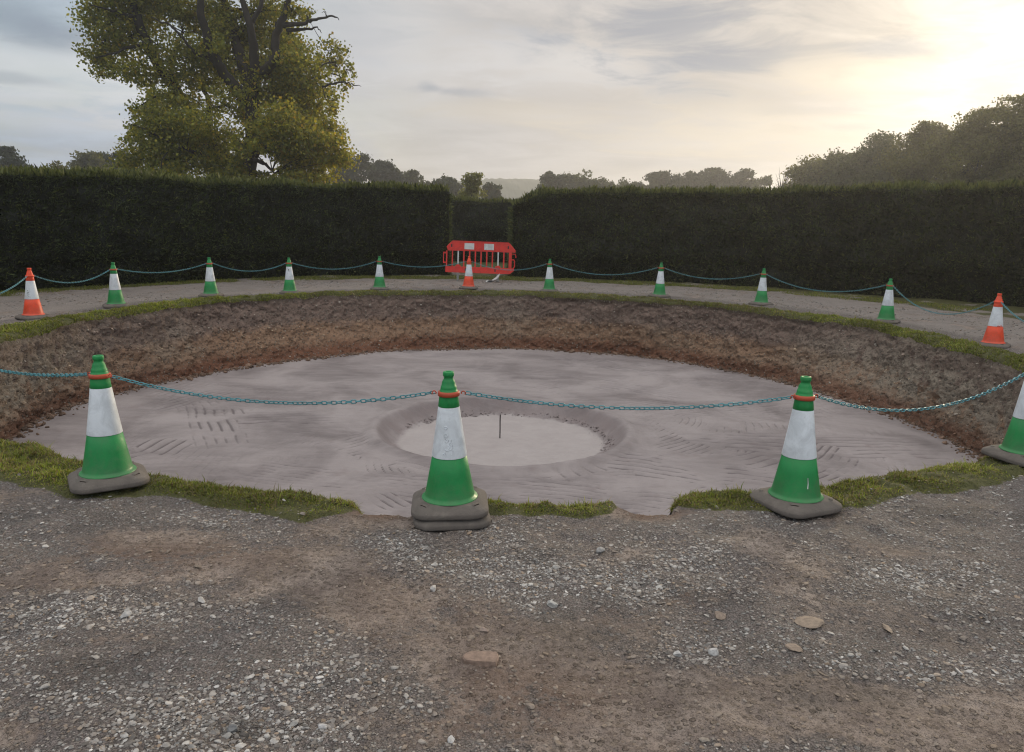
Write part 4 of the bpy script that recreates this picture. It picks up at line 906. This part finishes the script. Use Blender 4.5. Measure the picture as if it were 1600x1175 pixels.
        for _ in range(5):
            e = c + rand_dirs(1, g)[0] * np.array([rx * s, rx * s, ry * s]) * .85; acc.add(*tube([c - (c - st) * .15, (c + e) / 2 + g.normal(size=3) * .06, e], [.028, .018, .008], 4))
        n = int((.60 + .24 * (y > 175)) * math.pi * rx * ry * d) + 40
        # tufts inside the clump
        nt = max(4, n // 26); T = rand_dirs(nt, g) * (g.uniform(0, 1, nt) ** .4)[:, None]; k = g.integers(0, nt, n)
        P = T[k] * 1.06 + g.normal(size=(n, 3)) * .28
        P = c + P * np.array([rx * s, max(rx, ry) * s, ry * s]) * 1.05
        leaves.append(P); yel = np.clip((x - 360) / 170, 0, 1) * np.clip((y - 40) / 150, 0.2, 1)
        pr = np.array([.36 - .15 * yel, .26 + .04 * yel, .28 - .18 * yel, .08 + .21 * yel, .02 + .08 * yel]); pr /= pr.sum()
        cols.append(LC[g.choice(5, n, p=pr)] * g.uniform(.7, 1.25, (n, 1)) * g.uniform(.85, 1.15))
    P = np.concatenate(leaves); cc = np.concatenate(cols); n = len(P)
    d = rand_dirs(n, g); d[:, 2] -= .35; d /= np.linalg.norm(d, axis=1)[:, None]; e = np.cross(d, rand_dirs(n, g)); e /= np.linalg.norm(e, axis=1)[:, None] + 1e-9
    ls = g.uniform(.055, .105, n)
    V, F = quads_from(P, d * ls[:, None], e * (ls * .72)[:, None])
    acc.build('trunk', M_bark, root, True)
    mesh('crown', V, F, M_leaf, root, False, {'col': np.repeat(cc, 4, 0)})
big_tree()

def build_hill():
    g = np.random.default_rng(5)
    xs = np.linspace(-260, 260, 420); vs = np.linspace(-1, 1, 25); Y = 520
    h0 = at(810, 282, Y)[2]
    V = []
    for x in xs:
        hh = h0 * (0.72 + .30 * math.exp(-((x + 2) / 60) ** 2) + .14 * (fbm2(np.array([x * .012]), np.array([0.5]), 3, 200)[0] - .5))
        for v in vs: V.append((x, Y + v * 130, hh * (1 - abs(v) ** 1.8)))
    V = np.array(V); V[:, 2] += 2.6 * fbm2(V[:, 0] * .16, V[:, 1] * .05, 3, 201) + 0.9 * fbm2(V[:, 0] * .8, V[:, 1] * .3, 2, 203) - .9; V[:, 2] = np.where(V[:, 2] < 1.2, -.5, V[:, 2])
    o = mesh('hill', V, grid_faces(len(xs), len(vs))[:, ::-1], flat('wooded_hill', (.035, .045, .022), .95, .12), smooth=False)
    setp(o, 'distant blue grey wooded hill seen through the dip in the trees', 'hill', kind='structure')
build_hill()

# ------------------------------------------------------------------ cones
def oct_out(k, z, seg=48):
    a = np.arange(seg) * 2 * math.pi / seg; c, s_ = np.abs(np.cos(a)), np.abs(np.sin(a))
    q = 9.0; sq = .208 / ((c ** q + s_ ** q) ** (1 / q)); ch = .285 / ((c + s_) / math.sqrt(2) + 1e-9) * .90
    p = 26.0; r = (sq ** -p + ch ** -p) ** (-1 / p) * k
    return np.c_[r * np.cos(a), r * np.sin(a), np.full(seg, z)]
def base_mesh():
    seg = 48; rows = [oct_out(.965, 0), oct_out(.995, .004), oct_out(1.0, .010), oct_out(1.0, .024), oct_out(.985, .031), oct_out(.90, .044), oct_out(.82, .054), oct_out(.78, .058), oct_out(.74, .060)]
    a = np.arange(seg) * 2 * math.pi / seg
    for r, z in ((.160, .062), (.150, .060), (.10, .058)): rows.append(np.c_[r * np.cos(a), r * np.sin(a), np.full(seg, z)])
    V = np.concatenate(rows); n = len(rows)
    F = [grid_faces(n, seg, wrap_v=True)[:, ::-1], np.array([np.arange(seg)[::-1]]), np.array([np.arange(seg) + (n - 1) * seg])]
    acc = Acc(); acc.add(V, F)
    # moulded lugs near the corners
    for k in range(4):
        an = math.pi / 4 + k * math.pi / 2; b, Fb = box(-.026, .026, -.012, .012, .050, .0635, .005)
        ca, sa = math.cos(an), math.sin(an); q = b.copy(); q[:, 1] += .188
        q = np.c_[q[:, 0] * sa + q[:, 1] * ca, -q[:, 0] * ca + q[:, 1] * sa, q[:, 2]]; acc.add(q, Fb)
    return acc
BODY = [(.056, .100), (.056, .150), (.060, .154), (.066, .151), (.071, .139), (.085, .134), (.12, .127), (.20, .1115), (.295, .0935), (.296, .0915), (.45, .0705), (.568, .0555), (.570, .0575), (.60, .0535), (.612, .0520), (.640, .0490), (.655, .0480), (.657, .0445), (.668, .0430), (.678, .0420), (.681, .0385), (.700, .0350), (.712, .0300), (.718, .0255), (.728, .0250), (.733, .0285), (.738, .0300), (.752, .0295), (.757, .0265), (.757, .016), (.745, .014)]
SLEEVE = [(.297, .0952), (.300, .0956), (.45, .0735), (.566, .0578), (.569, .0570)]
BODY = [(z, r) for z, r in BODY]
COLLAR = [(.628, .0510), (.626, .0560), (.629, .0588), (.640, .0590), (.650, .0568), (.652, .0500)]
def proto_cone(colour):
    root = empty('traffic_cone'); b = base_mesh().build('base', M_rubber, root, True)
    mesh('body', *lathe(BODY, 40, False), M_green if colour == 'green' else M_orange, root, True)
    mesh('sleeve', *lathe(SLEEVE, 40, False), M_white, root, True)
    acc = Acc(); acc.add(*lathe(COLLAR, 32, False))
    for s_ in (-1, 1):                                            # open hooks that take the chain
        a = np.linspace(-.4, 3.9, 9); P = np.c_[s_ * (.067 + .011 - .011 * np.cos(a)), np.zeros(9), .640 + .011 * np.sin(a)]; acc.add(*tube(P, .0035, 6))
    acc.build('chain_collar', M_collar if colour == 'green' else M_orange, root, True)
    return root
def dup(root):
    r = root.copy(); COL.objects.link(r)
    for ch in list(root.children):
        c = ch.copy(); COL.objects.link(c); c.parent = r
        for g_ in ch.children: d = g_.copy(); COL.objects.link(d); d.parent = c
    return r
GREEN_P, ORANGE_P = proto_cone('green'), proto_cone('orange'); used = {'green': 0, 'orange': 0}
CONES = [
    ('o', (53, 498), 'orange and white cone with dark scuffs on its sleeve at the left rim'),
    ('g', (182, 480), 'green cone on the left rim, first right of the scuffed orange cone'),
    ('g', (330, 464), 'green cone on the left rim, second right of the scuffed orange cone'),
    ('g', (453, 457), 'green and white cone on the far rim with a dark mark on its sleeve top'),
    ('g', (593, 452), 'green and white cone on the far rim, last before the red barrier'),
    ('o', (732, 451), 'orange and white cone standing in front of the red barrier'),
    ('g', (858, 455), 'green and white cone on the far rim, first right of the red barrier'),
    ('g', (1030, 464), 'green and white cone on the far rim, second right of the red barrier'),
    ('g', (1189, 475), 'green and white cone on the far right rim, third right of the red barrier'),
    ('g', (1384, 504), 'green and white cone on the right rim, just left of the right hand orange cone'),
    ('o', (1551, 540), 'orange and white cone with a chipped sleeve at the right edge of the pit'),
    ('g', None, 'green cone on the right rim outside the view'),
    ('g', (1597, 722), 'green and white cone cut by the right edge in the foreground'),
    ('g', (1241, 793), 'green and white cone with a pale scratch at the right near edge'),
    ('g', (703, 806), 'green and white cone standing on two stacked grey bases at the near edge'),
    ('g', (171, 760), 'green and white cone leaning slightly left on turf at the near left edge'),
    ('g', None, 'green cone on the left rim outside the view'),
    ('g', None, 'green cone on the left rim outside the view'),
]
OFF = {11: -27.0, 16: -135.0, 17: -160.0}
ROT = {13: R(24), 14: R(5), 15: R(33), 12: R(15)}
cone_pos = []; cone_obj = []
for k, (c, p, lb) in enumerate(CONES):
    if p is None: a = R(OFF[k]); xy = np.array([CX + 7.05 * math.cos(a), CY + 7.05 * math.sin(a)])
    else: xy = gpt(*p)
    z = float(height(xy[0:1], xy[1:2])[0]) + (.012 if k in (12, 13, 15) else .0)
    if k == 14: z = .0
    lift = .056 if k == 14 else 0.0
    kind = 'green' if c == 'g' else 'orange'; P = GREEN_P if c == 'g' else ORANGE_P
    o = P if used[kind] == 0 else dup(P); used[kind] += 1
    tang = math.atan2(xy[1] - CY, xy[0] - CX) + math.pi / 2
    o.location = (xy[0], xy[1], z + lift)
    o.rotation_euler = (random.gauss(0, .010), random.gauss(0, .010), 0)
    setp(o, lb, 'traffic cone', 'cones around the pit')
    cone_pos.append((xy, z + lift, tang)); cone_obj.append(o)
    for ch in o.children:
        if ch.name.startswith('base'): ch.rotation_euler = (0, 0, ROT.get(k, random.uniform(0, 1.5)))
        elif ch.name.startswith('chain'): ch.rotation_euler = (0, 0, tang)
# the loose base under the centre cone
b = base_mesh().build('cone_base', M_rubber, None, True); xy, z, _ = cone_pos[14]; b.location = (xy[0] + .006, xy[1] - .008, 0.002); b.rotation_euler = (0, 0, R(9))
setp(b, 'spare grey rubber base lying under the centre cone', 'cone base')
# marks on the sleeves
def on_cone(u, z):                                                # u metres round the sleeve from its front
    r = np.interp(z, [.12, .20, .29, .30, .45, .566], [.127, .1115, .0945, .0956, .0735, .0578]) + .0008; a = -math.pi / 2 + u / r
    return np.array([r * math.cos(a), r * math.sin(a), z])
def marks(k, strokes, rad, mat, name):
    acc = Acc()
    for st in strokes: acc.add(*tube([on_cone(u, z) for u, z in st], rad, 5))
    acc.build(name, mat, cone_obj[k], True)
ring = lambda u, z, r, n=12: [(u + r * math.cos(t), z + r * math.sin(t)) for t in np.linspace(0, 2 * math.pi, n)]
marks(14, [ring(-.012, .466, .008), ring(-.010, .425, .009), [(-.03, .322), (-.012, .343), (.005, .36), (.016, .38), (.018, .405)], [(-.014, .41), (.02, .372)], [(-.018, .352), (-.004, .345), (.016, .35), (.026, .362), (.022, .378)], [(-.016, .395), (-.004, .388), (.006, .402)], [(.0, .372), (.012, .388)], [(.02, .325), (.028, .345)], [(-.028, .33), (-.018, .324), (-.012, .332)]], .0021, M_white, 'embossed_lettering')
marks(12, [ring(-.0, .38, .010), [(-.03, .35), (.0, .40)], [(-.02, .42), (.01, .36)], ring(.012, .41, .008)], .0013, M_white, 'embossed_lettering')
marks(0, [[(-.01, .40), (.012, .398)], [(-.015, .385), (-.004, .38)], [(.004, .378), (.02, .372)], [(-.012, .362), (.006, .36)], [(.0, .348), (.018, .342)], [(-.01, .42), (-.004, .43)]], .003, M_steel, 'scuff_mark')
marks(3, [[(.004, .52), (.012, .50), (.018, .47)]], .006, M_steel, 'scuff_mark')
marks(13, [[(.018, .135), (.020, .165), (.018, .195)]], .0028, M_pale, 'scratch')
marks(10, [[(-.03, .302), (-.015, .306), (.0, .302)], [(.012, .302), (.02, .312), (.03, .303)]], .006, M_orange, 'chip')

# ------------------------------------------------------------------ chains
def link_mesh(seg=14, ring_=6, L=.0405, Wd=.0245, w=.0032):
    a = np.linspace(0, 2 * math.pi, seg, endpoint=False); r = Wd / 2 - w; l = L / 2 - Wd / 2
    P = np.c_[r * np.cos(a) + np.sign(np.cos(a)) * l * (np.abs(np.cos(a)) > 1e-6), r * np.sin(a), np.zeros(seg)]
    T = np.roll(P, -1, 0) - np.roll(P, 1, 0); T /= np.linalg.norm(T, axis=1)[:, None]; Bn = np.array([0, 0, 1.0]); Nn = np.cross(T, Bn)
    q = np.arange(ring_) * 2 * math.pi / ring_
    V = (P[:, None] + w * (np.cos(q)[None, :, None] * Nn[:, None] + np.sin(q)[None, :, None] * Bn)).reshape(-1, 3)
    return V, grid_faces(seg, ring_, wrap_u=True, wrap_v=True)
LV, LF = link_mesh()
def chain(i, j, sag, label):
    (p, zp, _), (q, zq, _) = cone_pos[i], cone_pos[j]; d = (q - p) / np.linalg.norm(q - p)
    A = np.array([*(p + d * .082), zp + .640]); B = np.array([*(q - d * .082), zq + .640])
    t = np.linspace(0, 1, 400); C = A + (B - A) * t[:, None]; C[:, 2] -= 4 * sag * t * (1 - t)
    s_ = np.r_[0, np.cumsum(np.linalg.norm(np.diff(C, axis=0), axis=1))]; n = int(round(s_[-1] / .0285)); S_ = (np.arange(n) + .5) * s_[-1] / n
    acc = Acc(); g = np.random.default_rng(i * 31 + j); origin = A.copy(); tw = g.uniform(0, .6)
    for k in range(n):
        c = np.array([np.interp(S_[k], s_, C[:, m]) for m in range(3)]); e = np.array([np.interp(S_[k] + .01, s_, C[:, m]) for m in range(3)]); f = np.array([np.interp(S_[k] - .01, s_, C[:, m]) for m in range(3)])
        X = e - f; X /= np.linalg.norm(X); Yv = np.cross([0, 0, 1], X); Yv /= np.linalg.norm(Yv); Zv = np.cross(X, Yv)
        an = math.pi / 4 + (k % 2) * math.pi / 2 + .25 * math.sin(k * .21 + tw * 9) + g.normal() * .12 + tw
        Y2 = Yv * math.cos(an) + Zv * math.sin(an); Z2 = -Yv * math.sin(an) + Zv * math.cos(an)
        acc.add(c - origin + LV @ np.stack([X, Y2, Z2]), LF)
    o = acc.build('chain', M_chain, None, True); o.location = origin; setp(o, label, 'chain', 'plastic chains between the cones')
CH = [(0, 1, .16, 'teal chain from the scuffed orange cone to the next green cone on the left rim'),
      (1, 2, .11, 'teal chain between the two green cones of the far left rim'),
      (2, 3, .16, 'teal chain ending at the green cone with a dark sleeve mark'),
      (3, 4, .15, 'teal chain along the far rim left of the red barrier'),
      (4, 5, .13, 'teal chain passing before the left half of the red barrier'),
      (5, 6, .17, 'teal chain passing before the right half of the red barrier'),
      (6, 7, .20, 'teal chain between the first two green cones right of the barrier'),
      (7, 8, .17, 'teal chain between the second and third green cones right of the barrier'),
      (8, 9, .22, 'long sagging teal chain along the right rim before the hedge'),
      (9, 10, .32, 'deeply sagging teal chain reaching the right hand orange cone'),
      (10, 11, .20, 'short end of teal chain running right from the orange cone out of view'),
      (11, 12, .16, 'teal chain at the right edge behind the cut off cone'),
      (12, 13, .17, 'teal chain sagging between the two near right cones before the pit wall'),
      (13, 14, .075, 'nearly straight teal chain from the centre cone to the near right cone'),
      (14, 15, .105, 'teal chain from the near left cone to the centre cone'),
      (15, 16, .14, 'short end of teal chain leaving the near left cone towards the left edge'),
      (17, 0, .20, 'teal chain rising from the left edge to the scuffed orange cone')]
for c in CH: chain(*c)

# ------------------------------------------------------------------ barrier, stake, scrap
def build_barrier():
    c = at(750, 431, 20.75); bx, by = c[0], 20.75; gz = float(height(np.array([bx]), np.array([by]))[0])
    root = empty('pedestrian_barrier', (bx, by, gz), R(3)); root.rotation_euler = (R(-4), R(1.0), R(4)); setp(root, 'red plastic pedestrian barrier with two white panels before the hedge opening', 'barrier')
    w = .94
    top = [(-w + .06, .78), (w - .0, .78), (w, .84), (w - .16, 1.02), (-w + .15, 1.02), (-w + .02, .88)]
    mesh('top_board', *prism(top, -.025, .025, .012), M_red, root)
    mesh('top_rail', *prism([(-w + .16, 1.02), (w - .17, 1.02), (w - .19, 1.045), (-w + .18, 1.045)], -.03, .03), M_red, root)
    for x in (-.44, .09): mesh('reflective_panel', *box(x, x + .26, -.030, -.0255, .825, .99), M_pale, root)
    for x in (-.80, .72): mesh('slot', *box(x, x + .035, -.029, -.0255, .87, .95), M_steel, root)
    bot = [(-w, .20), (w - .14, .20), (w - .02, .30), (w - .04, .36), (-w, .36)]
    mesh('bottom_board', *prism(bot, -.03, .03, .012), M_red, root)
    for x in (-.42, .38): mesh('slot', *box(x, x + .035, -.034, -.0305, .25, .32), M_steel, root)
    xs = np.linspace(-w + .03, w - .16, 12)
    for k, x in enumerate(xs):
        mesh('bar', *box(x - .018, x + .018, -.02, .02, .36, .78), M_pale if k in (2, 9) else M_red, root)
    for s_, x in ((-1, -w - .045), ):
        acc = Acc(); acc.add(*box(x, x + .06, -.02, .02, .70, .74)); acc.add(*box(x, x + .06, -.02, .02, .44, .48)); acc.add(*box(x - .02, x, -.02, .02, .44, .74)); acc.build('end_clip', M_red, root)
    acc = Acc(); acc.add(*tube([(w - .10, 0, .74), (w + .0, 0, .74), (w + .015, 0, .66), (w + .005, 0, .64)], .015, 6)); acc.add(*tube([(w - .10, 0, .585), (w - .04, 0, .585), (w - .02, 0, .55), (w - .02, 0, .40), (w - .06, 0, .34)], .017, 6))
    acc.build('end_clip', M_red, root)
    acc = Acc(); acc.add(*box(w - .16, w - .10, -.022, .022, .355, .79)); acc.build('end_post', M_red, root)
    for x in (xs[2], xs[9]):
        acc = Acc(); acc.add(*prism([(x - .075, .36), (x + .075, .36), (x + .06, .40), (x, .425), (x - .06, .40)], -.034, .034)); acc.build('foot_housing', M_red, root)
        acc = Acc(); acc.add(*box(x - .03, x + .03, -.028, .028, .0, .20)); f, F = box(x - .025, x + .025, -.30, .30, -.03, .035, .01); acc.add(f, F); acc.build('foot', M_grey, root)
    return root
build_barrier()
def build_scrap():
    c = at(771, 438, 20.35); g = np.random.default_rng(3); nu, nv = 16, 8; V = []
    for i in range(nu):
        for j in range(nv):
            u = i / (nu - 1); v = j / (nv - 1)
            V.append((-.20 + .36 * u, -.08 + .16 * v + .03 * math.sin(u * 5), .02 + .20 * u ** 2.2 + .03 * math.sin(v * 4 + u * 6) + g.normal() * .004))
    V = np.array(V); n = len(V); V2 = V + np.array([0, .003, .006]); F = grid_faces(nu, nv)
    o = mesh('plastic_scrap', np.concatenate([V, V2]), [F[:, ::-1], F + n], M_pale, None, True); o.location = (c[0], 20.35, float(height(c[0:1], np.array([20.35]))[0]) - .01)
    setp(o, 'curled white plastic scrap on the ground under the red barrier', 'scrap')
build_scrap()
def build_stake():
    c = gpt(781, 684, -DEPTH - FDEP); z = float(floor_h(c[0:1], c[1:2])[0][0])
    P = [(0, 0, -.1), (.001, 0, .12), (-.001, .001, .25), (0, 0, .335)]
    acc = Acc(); acc.add(*tube(P, .0085, 8)); o = acc.build('stake', M_steel, None, True); o.location = (c[0], c[1], z)
    setp(o, 'thin dark metal stake standing upright in the pit hollow', 'stake')
build_stake()

# ------------------------------------------------------------------ evening haze
def build_haze():
    V, F = box(-1120, 1120, -1120, 1150, -3.0, 36.0)
    m = bpy.data.materials.new('haze_air'); m.use_nodes = True; N = NT(m.node_tree); N.n.clear()
    out = N.node('ShaderNodeOutputMaterial'); v = N.node('ShaderNodeVolumePrincipled'); N.link(v.outputs[0], out.inputs['Volume'])
    v.inputs['Color'].default_value = (0.93, 0.95, 1.0, 1); v.inputs['Density'].default_value = 0.0011; v.inputs['Anisotropy'].default_value = 0.60
    o = mesh('haze', V, F, m); setp(o, 'thin pale evening haze hanging in the air over the whole yard', 'haze', kind='stuff')
build_haze()
